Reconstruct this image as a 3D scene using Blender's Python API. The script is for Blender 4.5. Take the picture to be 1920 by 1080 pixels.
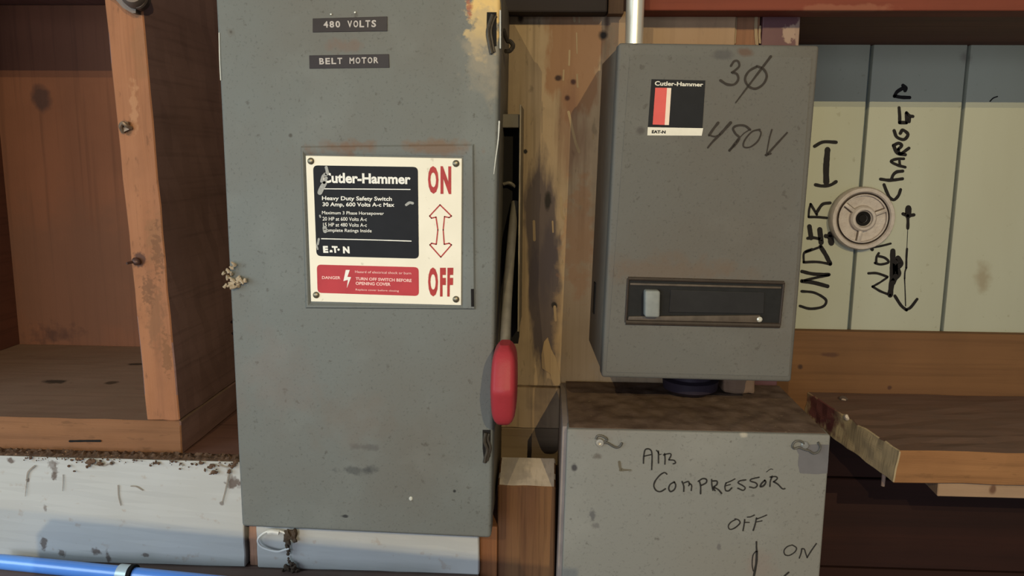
import bpy, bmesh, math, random
from mathutils import Vector, Matrix, noise

random.seed(7)
for o in list(bpy.data.objects):
    bpy.data.objects.remove(o)
scene = bpy.context.scene
col = scene.collection

# ------------------------------------------------------------------ camera
F = 1500.0                                   # focal length in pixels of a 1920 x 1080 frame
CAM = Vector((0.0, -0.92, 0.0))
_y = Vector((70 / F, 246 / F, -1.0)).normalized()          # into the wall, in camera axes
_z = -Vector((-78 / F, -9100 / F, -1.0)).normalized()      # up
_x = _y.cross(_z).normalized()
_z = _x.cross(_y).normalized()
RC = Matrix((_x, _y, _z))                    # camera axes -> world axes
cd = bpy.data.cameras.new('camera')
cd.sensor_width = 36.0
cd.lens = F / 1920 * 36.0
cd.clip_start = 0.01
cam = bpy.data.objects.new('camera', cd)
cam.matrix_world = Matrix.Translation(CAM) @ RC.to_4x4()
col.objects.link(cam)
scene.camera = cam

# ------------------------------------------------------------------ light
scene.view_settings.view_transform = 'Standard'
scene.view_settings.look = 'None'
scene.view_settings.gamma = 1.0
scene.view_settings.use_curve_mapping = False
scene.view_settings.exposure = 0.0

world = bpy.data.worlds.new('world')
scene.world = world
world.use_nodes = True
bg = world.node_tree.nodes['Background']
bg.inputs['Color'].default_value = (0.84, 0.90, 1.0, 1)
bg.inputs['Strength'].default_value = 0.21


def lamp(name, loc, power, color, radius):
    l = bpy.data.lights.new(name, 'POINT')
    l.energy = power
    l.color = color
    l.shadow_soft_size = radius
    o = bpy.data.objects.new(name, l)
    o.location = loc
    col.objects.link(o)
    return o


lamp('bulb_right', (0.62, -2.6, 0.88), 114, (1.0, 0.83, 0.47), 0.003)
lamp('bulb_left', (-0.50, -2.6, 0.95), 67, (1.0, 0.82, 0.45), 0.003)
al = bpy.data.lights.new('front_fill_light', 'AREA')  # unseen cool area light added to lift the shaded planks
al.shape = 'RECTANGLE'
al.size, al.size_y = 1.1, 0.8
al.energy = 25.0
al.color = (0.72, 0.82, 1.0)
ao = bpy.data.objects.new('front_fill_light', al)
ao.location = (-0.75, -2.7, 0.05)
ao.rotation_euler = (Vector((0.0, 0.0, 0.0)) - Vector(ao.location)).to_track_quat('-Z', 'Y').to_euler()
col.objects.link(ao)

al2 = al.copy()
al2.name = 'side_window_light'
al2.size, al2.size_y = 0.8, 0.6
al2.energy = 9.6
al2.color = (0.66, 0.87, 0.98)
ao2 = bpy.data.objects.new('side_window_light', al2)
ao2.location = (-1.30, -0.95, 0.06)
ao2.rotation_euler = (Vector((-0.4, -0.13, -0.42)) - Vector(ao2.location)).to_track_quat('-Z', 'Y').to_euler()
col.objects.link(ao2)

# ------------------------------------------------------------------ pixel -> place


def ray(px, py):
    return RC @ Vector(((px - 960) / F, -(py - 540) / F, -1.0))


def P(px, py, Y):
    d = ray(px, py)
    return CAM + d * ((Y - CAM.y) / d.y)


def PZ(px, py, Z):
    d = ray(px, py)
    return CAM + d * ((Z - CAM.z) / d.z)


class Plane:
    """a face that the camera sees; n points out of the face"""

    def __init__(s, p, n=(0, -1, 0)):
        s.p = Vector(p)
        s.n = Vector(n).normalized()

    def at(s, px, py, off=0.0):
        d = ray(px, py)
        t = (s.p - CAM).dot(s.n) / d.dot(s.n)
        return CAM + d * t + s.n * off


def YP(Y):
    return Plane((0, Y, 0))


# ------------------------------------------------------------------ node materials
def srgb(r, g, b):
    f = lambda c: (c / 255) / 12.92 if c / 255 <= 0.04045 else ((c / 255 + 0.055) / 1.055) ** 2.4
    return (f(r), f(g), f(b))


class Mat:
    def __init__(s, name, rough=0.6, metal=0.0, spec=0.5):
        s.m = bpy.data.materials.new(name)
        s.m.use_nodes = True
        s.nt = s.m.node_tree
        s.b = s.nt.nodes['Principled BSDF']
        s.b.inputs['Roughness'].default_value = rough
        s.b.inputs['Metallic'].default_value = metal
        s.b.inputs['Specular IOR Level'].default_value = spec
        s.geo = s.nt.nodes.new('ShaderNodeNewGeometry')
        s.pos = s.geo.outputs['Position']
        s.col = None
        s.height = None

    def n(s, t, **k):
        nd = s.nt.nodes.new(t)
        for a, v in k.items():
            setattr(nd, a, v)
        return nd

    def link(s, a, b):
        s.nt.links.new(a, b)

    def noise(s, scale, detail=4, stretch=(1, 1, 1), rough=0.55, offset=(0, 0, 0), dist=0.0):
        mp = s.n('ShaderNodeMapping')
        mp.inputs['Scale'].default_value = stretch
        mp.inputs['Location'].default_value = offset
        s.link(s.pos, mp.inputs['Vector'])
        nz = s.n('ShaderNodeTexNoise')
        nz.inputs['Scale'].default_value = scale
        nz.inputs['Detail'].default_value = detail
        nz.inputs['Roughness'].default_value = rough
        nz.inputs['Distortion'].default_value = dist
        s.link(mp.outputs[0], nz.inputs['Vector'])
        return nz.outputs['Fac']

    def ramp(s, fac, a, b, lo=0.0, hi=1.0):
        r = s.n('ShaderNodeMapRange')
        r.inputs['From Min'].default_value = a
        r.inputs['From Max'].default_value = b
        r.inputs['To Min'].default_value = lo
        r.inputs['To Max'].default_value = hi
        s.link(fac, r.inputs['Value'])
        return r.outputs[0]

    def math(s, op, a, b=None):
        m = s.n('ShaderNodeMath', operation=op)
        for i, v in enumerate((a, b)):
            if v is None:
                continue
            if isinstance(v, (int, float)):
                m.inputs[i].default_value = v
            else:
                s.link(v, m.inputs[i])
        return m.outputs[0]

    def base(s, c):
        r = s.n('ShaderNodeRGB')
        r.outputs[0].default_value = (*c, 1)
        s.col = r.outputs[0]
        return s

    def mix(s, fac, c):
        mx = s.n('ShaderNodeMix', data_type='RGBA')
        if isinstance(fac, (int, float)):
            mx.inputs['Factor'].default_value = fac
        else:
            s.link(fac, mx.inputs['Factor'])
        s.link(s.col, mx.inputs['A'])
        mx.inputs['B'].default_value = (*c, 1)
        s.col = mx.outputs['Result']
        return s

    def patch(s, center, r, c, squash=(1, 1, 1), amt=0.6, nscale=60, soft=0.5, fac=1.0, nstretch=(1, 1, 1)):
        """a stain with a shape of its own around one point of the surface"""
        v = s.n('ShaderNodeVectorMath', operation='SUBTRACT')
        s.link(s.pos, v.inputs[0])
        v.inputs[1].default_value = center
        w = s.n('ShaderNodeVectorMath', operation='MULTIPLY')
        s.link(v.outputs[0], w.inputs[0])
        w.inputs[1].default_value = squash
        l = s.n('ShaderNodeVectorMath', operation='LENGTH')
        s.link(w.outputs[0], l.inputs[0])
        nz = s.noise(nscale, 5, nstretch)
        d = s.math('ADD', l.outputs['Value'], s.ramp(nz, 0.25, 0.75, -amt * r, amt * r))
        f = s.ramp(d, r * (1 + soft / 2), r * (1 - soft / 2), 0.0, fac)
        return s.mix(f, c)

    def bump(s, h, strength=0.3, dist=0.001):
        b = s.n('ShaderNodeBump')
        b.inputs['Strength'].default_value = strength
        b.inputs['Distance'].default_value = dist
        s.link(h, b.inputs['Height'])
        if s.height is not None:
            s.link(s.height, b.inputs['Normal'])
        s.height = b.outputs[0]
        return s

    def done(s):
        if s.col is not None:
            s.link(s.col, s.b.inputs['Base Color'])
        if s.height is not None:
            s.link(s.height, s.b.inputs['Normal'])
        return s.m


def flat(name, c, rough=0.65, metal=0.0, var=0.25, scale=120, spec=0.15):
    m = Mat(name, rough, metal, spec).base(c)
    m.mix(m.ramp(m.noise(scale), 0.35, 0.7, 0, var), tuple(v * 0.55 for v in c))
    return m.done()


def paint(name, c, dirt=(0.10, 0.075, 0.05), dfac=0.30, rough=0.62, patches=(), off=(0, 0, 0), done=True):
    """old grey enamel: mottled, peppered with small specks, orange peel"""
    m = Mat(name, rough, 0.0, 0.2).base(c)
    m.mix(m.ramp(m.noise(7, 5, offset=off), 0.40, 0.68, 0, dfac), dirt)
    m.mix(m.ramp(m.noise(16, 5, offset=(3.1, 1.7, 2.2)), 0.52, 0.7, 0, 0.22), tuple(min(1, v * 1.5) for v in c))
    m.mix(m.ramp(m.noise(420, 2), 0.60, 0.72, 0, 0.36), tuple(v * 0.45 for v in c))
    m.mix(m.ramp(m.noise(130, 3, offset=(9, 2, 4)), 0.66, 0.74, 0, 0.5), (0.06, 0.05, 0.04))
    for p in patches:
        m.patch(**p)
    m.bump(m.noise(330, 2), 0.25, 0.0006)
    return m.done() if done else m


def wood(name, c1, c2, axis='z', scale=14, rough=0.75, contrast=(0.35, 0.68), patches=(), off=(0, 0, 0), fine=0.35, dusty=None, dark=0.4, flecks=0.0):
    st = {'x': (0.05, 1, 1), 'y': (1, 0.05, 1), 'z': (1, 1, 0.05)}[axis]
    st2 = {'x': (0.03, 1, 1), 'y': (1, 0.03, 1), 'z': (1, 1, 0.03)}[axis]
    m = Mat(name, rough, 0.0, 0.25).base(c1)
    m.mix(m.ramp(m.noise(scale, 6, st, offset=off, dist=0.6), *contrast), c2)
    m.mix(m.ramp(m.noise(scale * 14, 3, st2, offset=off), 0.5, 0.72, 0, fine), tuple(v * dark for v in c2))
    m.mix(m.ramp(m.noise(9, 5, offset=(5, 5, 1)), 0.50, 0.75, 0, 0.35), tuple(v * 0.5 for v in c1))
    if flecks:
        m.mix(m.ramp(m.noise(130, 4, tuple(0.35 if v < 0.5 else 1 for v in st), offset=(2, 6, 3)), 0.60, 0.68, 0, flecks), tuple(v * 0.4 for v in c1))
        m.mix(m.ramp(m.noise(28, 5, offset=(7, 1, 3)), 0.5, 0.7, 0, flecks * 0.6), tuple(v * 0.6 for v in c1))
    if dusty:
        m.mix(m.ramp(m.noise(40, 6, offset=(1, 4, 7)), 0.35, 0.65, 0.2, 0.9), dusty)
    for p in patches:
        m.patch(**p)
    m.bump(m.noise(scale * 12, 4, st2, offset=off), 0.35, 0.0008)
    m.bump(m.noise(300, 3), 0.2, 0.0005)
    return m.done()


# ------------------------------------------------------------------ mesh helpers
class MB:
    def __init__(s):
        s.v, s.f, s.mi = [], [], []

    def add(s, verts, faces, mi=0):
        k = len(s.v)
        s.v += [Vector(v) for v in verts]
        s.f += [tuple(i + k for i in f) for f in faces]
        s.mi += [mi] * len(faces)
        return s

    def add_bm(s, bm, mi=0):
        bm.verts.index_update()
        s.add([v.co.copy() for v in bm.verts], [[v.index for v in f.verts] for f in bm.faces], mi)
        bm.free()
        return s

    def build(s, name, mats, parent=None, smooth=False):
        me = bpy.data.meshes.new(name)
        if parent is not None:
            r = parent
            while r.parent:
                r = r.parent
            L = Vector(r.location)
        else:
            xs = [v.x for v in s.v]; ys = [v.y for v in s.v]; zs = [v.z for v in s.v]
            L = Vector(((min(xs) + max(xs)) / 2, (min(ys) + max(ys)) / 2, min(zs)))
        me.from_pydata([v - L for v in s.v], [], s.f)
        if not isinstance(mats, (list, tuple)):
            mats = [mats]
        for m in mats:
            me.materials.append(m)
        me.polygons.foreach_set('material_index', s.mi)
        if smooth:
            me.polygons.foreach_set('use_smooth', [True] * len(me.polygons))
            try:
                me.set_sharp_from_angle(angle=math.radians(38))
            except Exception:
                pass
        me.validate()
        me.update()
        o = bpy.data.objects.new(name, me)
        col.objects.link(o)
        if parent is not None:
            o.parent = parent
        else:
            o.location = L
        return o


def tag(o, label=None, cat=None, group=None, kind=None):
    if label: o['label'] = label
    if cat: o['category'] = cat
    if group: o['group'] = group
    if kind: o['kind'] = kind
    return o


def thing(name, label, cat, loc, group=None):
    o = bpy.data.objects.new(name, None)
    o.empty_display_size = 0.02
    o.location = loc
    col.objects.link(o)
    return tag(o, label, cat, group)


def bm_hexa(Fq, Bq, bevel=0.0, seg=2, rough=0.0, cuts=0, freq=25, seed=0):
    """six-sided solid: Fq / Bq are front and back corners TL TR BR BL as seen from the camera"""
    bm = bmesh.new()
    vs = [bm.verts.new(p) for p in list(Fq) + list(Bq)]
    for f in ((0, 3, 2, 1), (4, 5, 6, 7), (0, 1, 5, 4), (3, 7, 6, 2), (0, 4, 7, 3), (1, 2, 6, 5)):
        bm.faces.new([vs[i] for i in f])
    bmesh.ops.recalc_face_normals(bm, faces=bm.faces)
    if cuts:
        bmesh.ops.subdivide_edges(bm, edges=bm.edges[:], cuts=cuts, use_grid_fill=True)
        sd = Vector((seed * 3.7, seed * 1.3, seed * 2.1))
        for v in bm.verts:
            v.co += noise.noise_vector(v.co * freq + sd) * rough
    if bevel:
        bm.normal_update()
        es = [e for e in bm.edges if len(e.link_faces) == 2 and e.calc_face_angle(0) > 0.6]
        bmesh.ops.bevel(bm, geom=es, offset=bevel, segments=seg, affect='EDGES', profile=0.5, clamp_overlap=True)
    return bm


def quad(px4, plane, off=0.0):
    return [plane.at(x, y, off) for x, y in px4]


def grow(q, d):
    c = sum(q, Vector()) / 4
    return [p + (p - c).normalized() * d for p in q]


def push(q, v):
    return [p + Vector(v) for p in q]


def box_px(x0, y0, x1, y1, Y, depth, **k):
    """upright board: front face fills this rectangle of the view where it stands at Y, edges square to the room"""
    a = P(x0, y0, Y); b = P(x1, y1, Y)
    return box_xyz(a.x, b.x, Y, Y + depth, b.z, a.z, **k)


def box_xyz(x0, x1, y0, y1, z0, z1, **k):
    Fq = [Vector((x0, y0, z1)), Vector((x1, y0, z1)), Vector((x1, y0, z0)), Vector((x0, y0, z0))]
    Bq = [v + Vector((0, y1 - y0, 0)) for v in Fq]
    return bm_hexa(Fq, Bq, **k)


def cyl(m, a, b, r0, r1=None, seg=20, mi=0, caps=True):
    a, b = Vector(a), Vector(b)
    r1 = r0 if r1 is None else r1
    d = (b - a).normalized()
    u = d.orthogonal().normalized()
    w = d.cross(u)
    vs, fs = [], []
    for p, r in ((a, r0), (b, r1)):
        for i in range(seg):
            t = 2 * math.pi * i / seg
            vs.append(p + (u * math.cos(t) + w * math.sin(t)) * r)
    for i in range(seg):
        j = (i + 1) % seg
        fs.append((i, j, seg + j, seg + i))
    if caps:
        fs.append(tuple(reversed(range(seg))))
        fs.append(tuple(range(seg, 2 * seg)))
    m.add(vs, fs, mi)


def lathe(m, c, axis, prof, seg=40, mi=0, caps=True):
    """prof: (radius, height along axis)"""
    c = Vector(c); d = Vector(axis).normalized()
    u = d.orthogonal().normalized(); w = d.cross(u)
    vs, fs = [], []
    for r, h in prof:
        for i in range(seg):
            t = 2 * math.pi * i / seg
            vs.append(c + d * h + (u * math.cos(t) + w * math.sin(t)) * r)
    for k in range(len(prof) - 1):
        for i in range(seg):
            j = (i + 1) % seg
            fs.append((k * seg + i, k * seg + j, (k + 1) * seg + j, (k + 1) * seg + i))
    if not caps:
        m.add(vs, fs, mi)
        return
    fs.append(tuple(reversed(range(seg))))
    fs.append(tuple(range((len(prof) - 1) * seg, len(prof) * seg)))
    m.add(vs, fs, mi)


def catmull(pts, n=6):
    pts = [Vector(p) for p in pts]
    if len(pts) < 3:
        return pts
    out = []
    e = [pts[0] * 2 - pts[1]] + pts + [pts[-1] * 2 - pts[-2]]
    for i in range(1, len(e) - 2):
        p0, p1, p2, p3 = e[i - 1], e[i], e[i + 1], e[i + 2]
        for k in range(n):
            t = k / n
            out.append(0.5 * ((2 * p1) + (p2 - p0) * t + (2 * p0 - 5 * p1 + 4 * p2 - p3) * t * t + (3 * p1 - p0 - 3 * p2 + p3) * t ** 3))
    out.append(pts[-1])
    return out


def tube(m, pts, r, seg=8, mi=0, n=6, r1=None):
    pts = catmull(pts, n)
    k = len(pts)
    up = None
    vs, fs = [], []
    for i, p in enumerate(pts):
        d = (pts[min(i + 1, k - 1)] - pts[max(i - 1, 0)]).normalized()
        if up is None:
            up = d.orthogonal().normalized()
        up = (up - d * up.dot(d)).normalized()
        w = d.cross(up)
        rr = r if r1 is None else r + (r1 - r) * i / (k - 1)
        for j in range(seg):
            t = 2 * math.pi * j / seg
            vs.append(p + (up * math.cos(t) + w * math.sin(t)) * rr)
    for i in range(k - 1):
        for j in range(seg):
            j2 = (j + 1) % seg
            fs.append((i * seg + j, i * seg + j2, (i + 1) * seg + j2, (i + 1) * seg + j))
    fs.append(tuple(reversed(range(seg))))
    fs.append(tuple(range((k - 1) * seg, k * seg)))
    m.add(vs, fs, mi)


def stroke(m, pts, w, plane, off=0.0004, mi=0, o=(0, 0), s=1.0, n=6, taper=1.0):
    """a pen stroke lying on a face; pts in the view, w its width in pixels of that view"""
    pp = [Vector((o[0] + x / s, o[1] + y / s, 0)) for x, y in pts]
    pp = catmull(pp, n)
    w = w / s / 2
    vs, fs = [], []
    k = len(pp)
    for i, p in enumerate(pp):
        d = (pp[min(i + 1, k - 1)] - pp[max(i - 1, 0)])
        d = d.normalized() if d.length > 1e-6 else Vector((1, 0, 0))
        nn = Vector((-d.y, d.x, 0))
        ww = w * (1 + 0.18 * noise.noise(p * 0.11)) * (1 + (taper - 1) * i / max(1, k - 1))
        a, b = p + nn * ww, p - nn * ww
        vs += [plane.at(a.x, a.y, off), plane.at(b.x, b.y, off)]
    for i in range(k - 1):
        fs.append((2 * i, 2 * i + 1, 2 * i + 3, 2 * i + 2))
    m.add(vs, fs, mi)
    for p, ww in ((pp[0], w), (pp[-1], w * taper)):      # round ends
        c = [plane.at(p.x + ww * math.cos(t * math.pi / 5), p.y - ww * math.sin(t * math.pi / 5), off * 1.05) for t in range(10)]
        m.add(c, [tuple(range(10))], mi)


def poly(m, px, plane, off, mi=0):
    vs = [plane.at(x, y, off) for x, y in px]
    nrm = Vector()
    for i in range(len(vs)):
        nrm += vs[i].cross(vs[(i + 1) % len(vs)])
    idx = tuple(range(len(vs)))
    if nrm.dot(plane.n) < 0:
        idx = idx[::-1]
    m.add(vs, [idx], mi)


def round_quad(q, r, k=5):
    """pixel quad with rounded corners"""
    out = []
    for i in range(4):
        p = Vector(q[i]); a = Vector(q[i - 1]); b = Vector(q[(i + 1) % 4])
        da = (a - p).normalized() * r; db = (b - p).normalized() * r
        for j in range(k + 1):
            t = j / k
            x = (p + da) * (1 - t) ** 2 + p * 2 * t * (1 - t) + (p + db) * t * t
            out.append((x.x, x.y))
    return out


def slab_poly(m, px, plane, h, mi=0, base=0.0):
    """raised flat shape with its own thickness"""
    top = [plane.at(x, y, base + h) for x, y in px]
    bot = [plane.at(x, y, base) for x, y in px]
    k = len(top)
    nrm = Vector()
    for i in range(k):
        nrm += top[i].cross(top[(i + 1) % k])
    if nrm.dot(plane.n) < 0:
        top.reverse(); bot.reverse()
    m.add(top + bot, [tuple(range(k))] + [(i, k + i, k + (i + 1) % k, (i + 1) % k) for i in range(k)], mi)


_tc = {}


def glyphs(body, bold):
    key = (body, bold)
    if key not in _tc:
        cu = bpy.data.curves.new('lettering', 'FONT')
        cu.body = body
        cu.offset = bold
        cu.fill_mode = 'FRONT'
        cu.resolution_u = 3
        ob = bpy.data.objects.new('lettering', cu)
        me = bpy.data.meshes.new_from_object(ob)
        vs = [v.co.copy() for v in me.vertices]
        fs = [tuple(p.vertices) for p in me.polygons]
        bpy.data.objects.remove(ob); bpy.data.curves.remove(cu); bpy.data.meshes.remove(me)
        _tc[key] = (vs, fs)
    return _tc[key]


def text(m, body, q, plane, off=0.0004, mi=0, bold=0.02):
    """lettering on a face: its ink box fills the pixel quad TL TR BR BL"""
    vs, fs = glyphs(body, bold)
    x0 = min(v.x for v in vs); x1 = max(v.x for v in vs)
    y0 = min(v.y for v in vs); y1 = max(v.y for v in vs)
    out = []
    for v in vs:
        u = (v.x - x0) / (x1 - x0); w = (v.y - y0) / (y1 - y0)
        x = (q[0][0] * (1 - u) + q[1][0] * u) * w + (q[3][0] * (1 - u) + q[2][0] * u) * (1 - w)
        y = (q[0][1] * (1 - u) + q[1][1] * u) * w + (q[3][1] * (1 - u) + q[2][1] * u) * (1 - w)
        out.append(plane.at(x, y, off))
    m.add(out, fs, mi)


def lump(m, c, r, squash=(1, 1, 1), amp=0.35, freq=90, sub=3, mi=0, seed=0):
    bm = bmesh.new()
    bmesh.ops.create_icosphere(bm, subdivisions=sub, radius=1.0)
    c = Vector(c)
    for v in bm.verts:
        k = 1 + amp * noise.noise(v.co * r * freq + Vector((seed * 5.1, seed, seed * 2.3)))
        v.co = Vector((v.co.x * r * squash[0], v.co.y * r * squash[1], v.co.z * r * squash[2])) * k + c
    m.add_bm(bm, mi)


# ================================================================== SETTING
Y_BACK = 0.235
M_wallback = wood('old_dark_boards', (0.034, 0.011, 0.007), (0.02, 0.007, 0.005), 'x', 8, dark=0.5)
m = MB()
zb = [-1.35, -0.62, -0.475, -0.33, -0.18, -0.03, 0.12, 0.27, 0.42, 1.1]
for i in range(len(zb) - 1):
    m.add_bm(box_xyz(-1.5, 1.5, Y_BACK + 0.012, Y_BACK + 0.03, zb[i] + 0.002, zb[i + 1] - 0.001, bevel=0.0015, seg=1))
m.add_bm(box_xyz(-1.5, 1.5, Y_BACK + 0.029, Y_BACK + 0.045, -1.35, 1.1))
tag(m.build('wall_back', M_wallback), 'dark brown boards behind everything', kind='structure')
m = MB()
m.add_bm(box_xyz(-1.6, 1.6, -2.8, 0.3, -1.40, -1.35))
tag(m.build('floor', wood('floor_boards', (0.16, 0.11, 0.08), (0.1, 0.07, 0.05), 'x', 8)), 'plain worn floor', kind='structure')

# painted vertical planks on the right
PL = YP(0.222)
stain = PL.at(1842, 520)
M_plank = Mat('cream_green_plank_paint', 0.55, 0, 0.3).base((0.43, 0.43, 0.33))
M_plank.mix(M_plank.ramp(M_plank.noise(9, 5, (1, 1, 0.2)), 0.4, 0.7, 0, 0.35), (0.36, 0.34, 0.24))
M_plank.mix(M_plank.ramp(M_plank.noise(120, 3), 0.68, 0.75, 0, 0.3), (0.2, 0.17, 0.1))
M_plank.patch(stain, 0.012, (0.25, 0.19, 0.11), soft=1.2, fac=0.6, squash=(1.4, 1, 0.7))
M_plank.patch(PL.at(1812, 108), 0.006, (0.16, 0.12, 0.1), soft=1.2, fac=0.5)
M_plank.bump(M_plank.noise(60, 4, (1, 1, 0.08)), 0.25, 0.0008)
M_plank = M_plank.done()
m = MB()
zt, zl = P(1700, 70, 0.222).z, P(1700, 640, 0.222).z


def gx(py, a, b):
    return a[0] + (b[0] - a[0]) * (py - a[1]) / (b[1] - a[1])


gaps = [((1455, 95), (1424, 620)), ((1635, 95), (1592, 620)), ((1817, 95), (1766, 620)), ((1998, 95), (1940, 620)), ((2180, 95), (2110, 620)), ((2361, 95), (2282, 620)), ((2542, 95), (2454, 620))]
for i in range(6):
    (a0, a1), (b0, b1) = gaps[i], gaps[i + 1]
    Fq = [PL.at(gx(75, a0, a1) + 3, 75), PL.at(gx(75, b0, b1) - 3, 75), PL.at(gx(640, b0, b1) - 3, 640), PL.at(gx(640, a0, a1) + 3, 640)]
    m.add_bm(bm_hexa(Fq, push(Fq, (0, 0.016, 0)), bevel=0.002, seg=2))
Fq = [PL.at(1440, 75), PL.at(2540, 75), PL.at(2445, 640), PL.at(1425, 640)]
m.add_bm(bm_hexa(push(Fq, (0, 0.010, 0)), push(Fq, (0, 0.018, 0))), 1)
wall_right = tag(m.build('wall_right', [M_plank, flat('plank_groove', (0.13, 0.15, 0.14))], smooth=True), 'pale cream green vertical planks with dark grooves', kind='structure')
M_marker = flat('black_marker_ink', (0.016, 0.013, 0.012), 0.5, var=0.4, scale=300)
m = MB()
A = dict(plane=PL, o=(1490, 250), s=3.09)
for pts, w in (([(115, 75), (165, 50), (240, 52)], 15), ([(190, 95), (182, 200), (183, 285)], 26), ([(120, 298), (160, 305), (205, 300), (240, 280)], 15),
               ([(82, 485), (130, 485), (185, 490)], 12), ([(80, 480), (84, 440), (92, 410)], 10), ([(92, 410), (110, 440), (128, 470)], 12), ([(125, 462), (160, 412), (205, 403)], 14),
               ([(75, 608), (110, 605), (155, 615)], 14), ([(85, 540), (95, 605)], 22), ([(145, 558), (153, 632)], 24), ([(205, 585), (212, 635)], 26), ([(180, 595), (205, 600)], 20),
               ([(52, 745), (55, 692), (100, 670)], 10), ([(55, 692), (150, 657)], 11), ([(150, 657), (180, 705), (205, 755)], 20), ([(205, 757), (130, 745), (52, 747)], 12),
               ([(42, 800), (110, 815), (198, 818)], 16), ([(195, 822), (115, 838), (42, 856)], 12), ([(42, 856), (110, 865), (190, 886)], 18),
               ([(40, 915), (110, 922), (165, 950), (183, 975), (160, 1005), (90, 1016), (30, 1000)], 12)):
    stroke(m, pts, w * 1.3, **A)
tag(m.build('handwriting', M_marker, wall_right), 'sideways word UNDER with a bracketed bar')
m = MB()
A = dict(plane=PL, o=(1630, 150), s=4.32)
for pts, w in (([(272, 45), (295, 65), (288, 85)], 24), ([(278, 62), (225, 95), (203, 132)], 22), ([(203, 130), (260, 140), (325, 142)], 22),
               ([(240, 225), (245, 290), (245, 345)], 20), ([(245, 345), (300, 345)], 22), ([(300, 265), (325, 290), (352, 295)], 20), ([(298, 270), (302, 345)], 20), ([(328, 290), (322, 338)], 20),
               ([(200, 410), (222, 462), (280, 482), (312, 440), (270, 405), (250, 432)], 21),
               ([(195, 530), (235, 512), (262, 530), (235, 560)], 20), ([(195, 530), (225, 590), (290, 605)], 22), ([(232, 562), (250, 598), (320, 552)], 20),
               ([(278, 638), (220, 640), (175, 660), (230, 690), (290, 706)], 18), ([(242, 645), (247, 692)], 16),
               ([(90, 803), (170, 812), (268, 800)], 20), ([(178, 808), (192, 770), (220, 745), (270, 738)], 20),
               ([(118, 848), (140, 905), (165, 952), (200, 970), (235, 935), (252, 888)], 20)):
    stroke(m, pts, w * 1.3, **A)
tag(m.build('handwriting', M_marker, wall_right), 'sideways word CHARGER')
m = MB()
A = dict(plane=PL, o=(1620, 380), s=4.91)
for pts, w in (([(408, 50), (405, 120)], 46), ([(358, 103), (408, 118), (458, 112)], 26), ([(402, 120), (404, 180), (402, 235)], 24), ([(402, 235), (398, 330), (394, 420)], 5),
               ([(395, 425), (390, 500), (388, 600)], 17), ([(388, 600), (376, 640), (373, 700)], 12), ([(373, 700), (378, 820), (382, 950)], 9),
               ([(283, 858), (340, 945), (390, 988)], 24), ([(390, 985), (430, 962), (488, 888)], 22)):
    stroke(m, pts, w * 1.2, **A)
tag(m.build('drawn_arrow', M_marker, wall_right), 'long hand drawn arrow pointing down')
m = MB()
for pts, w in (
               ([(70, 412), (150, 400), (245, 376)], 15), ([(62, 405), (75, 432)], 24),
               ([(135, 465), (115, 500), (110, 555)], 18), ([(100, 555), (150, 568), (215, 555), (222, 535), (185, 505), (125, 490)], 18),
               ([(40, 650), (120, 650), (215, 682)], 18), ([(212, 690), (140, 738), (78, 772)], 15), ([(78, 772), (150, 815), (240, 850)], 18),
               ([(265, 445), (262, 560), (258, 700), (240, 850)], 38), ([(312, 510), (338, 560), (305, 600), (318, 650), (285, 700), (262, 740)], 38), ([(285, 540), (290, 680)], 40)):
    stroke(m, pts, w * 1.3, **A)
stroke(m, [(1856, 190), (1862, 184), (1870, 181)], 2.2, PL)
tag(m.build('handwriting', M_marker, wall_right), 'sideways word NOT, underlined')

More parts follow.
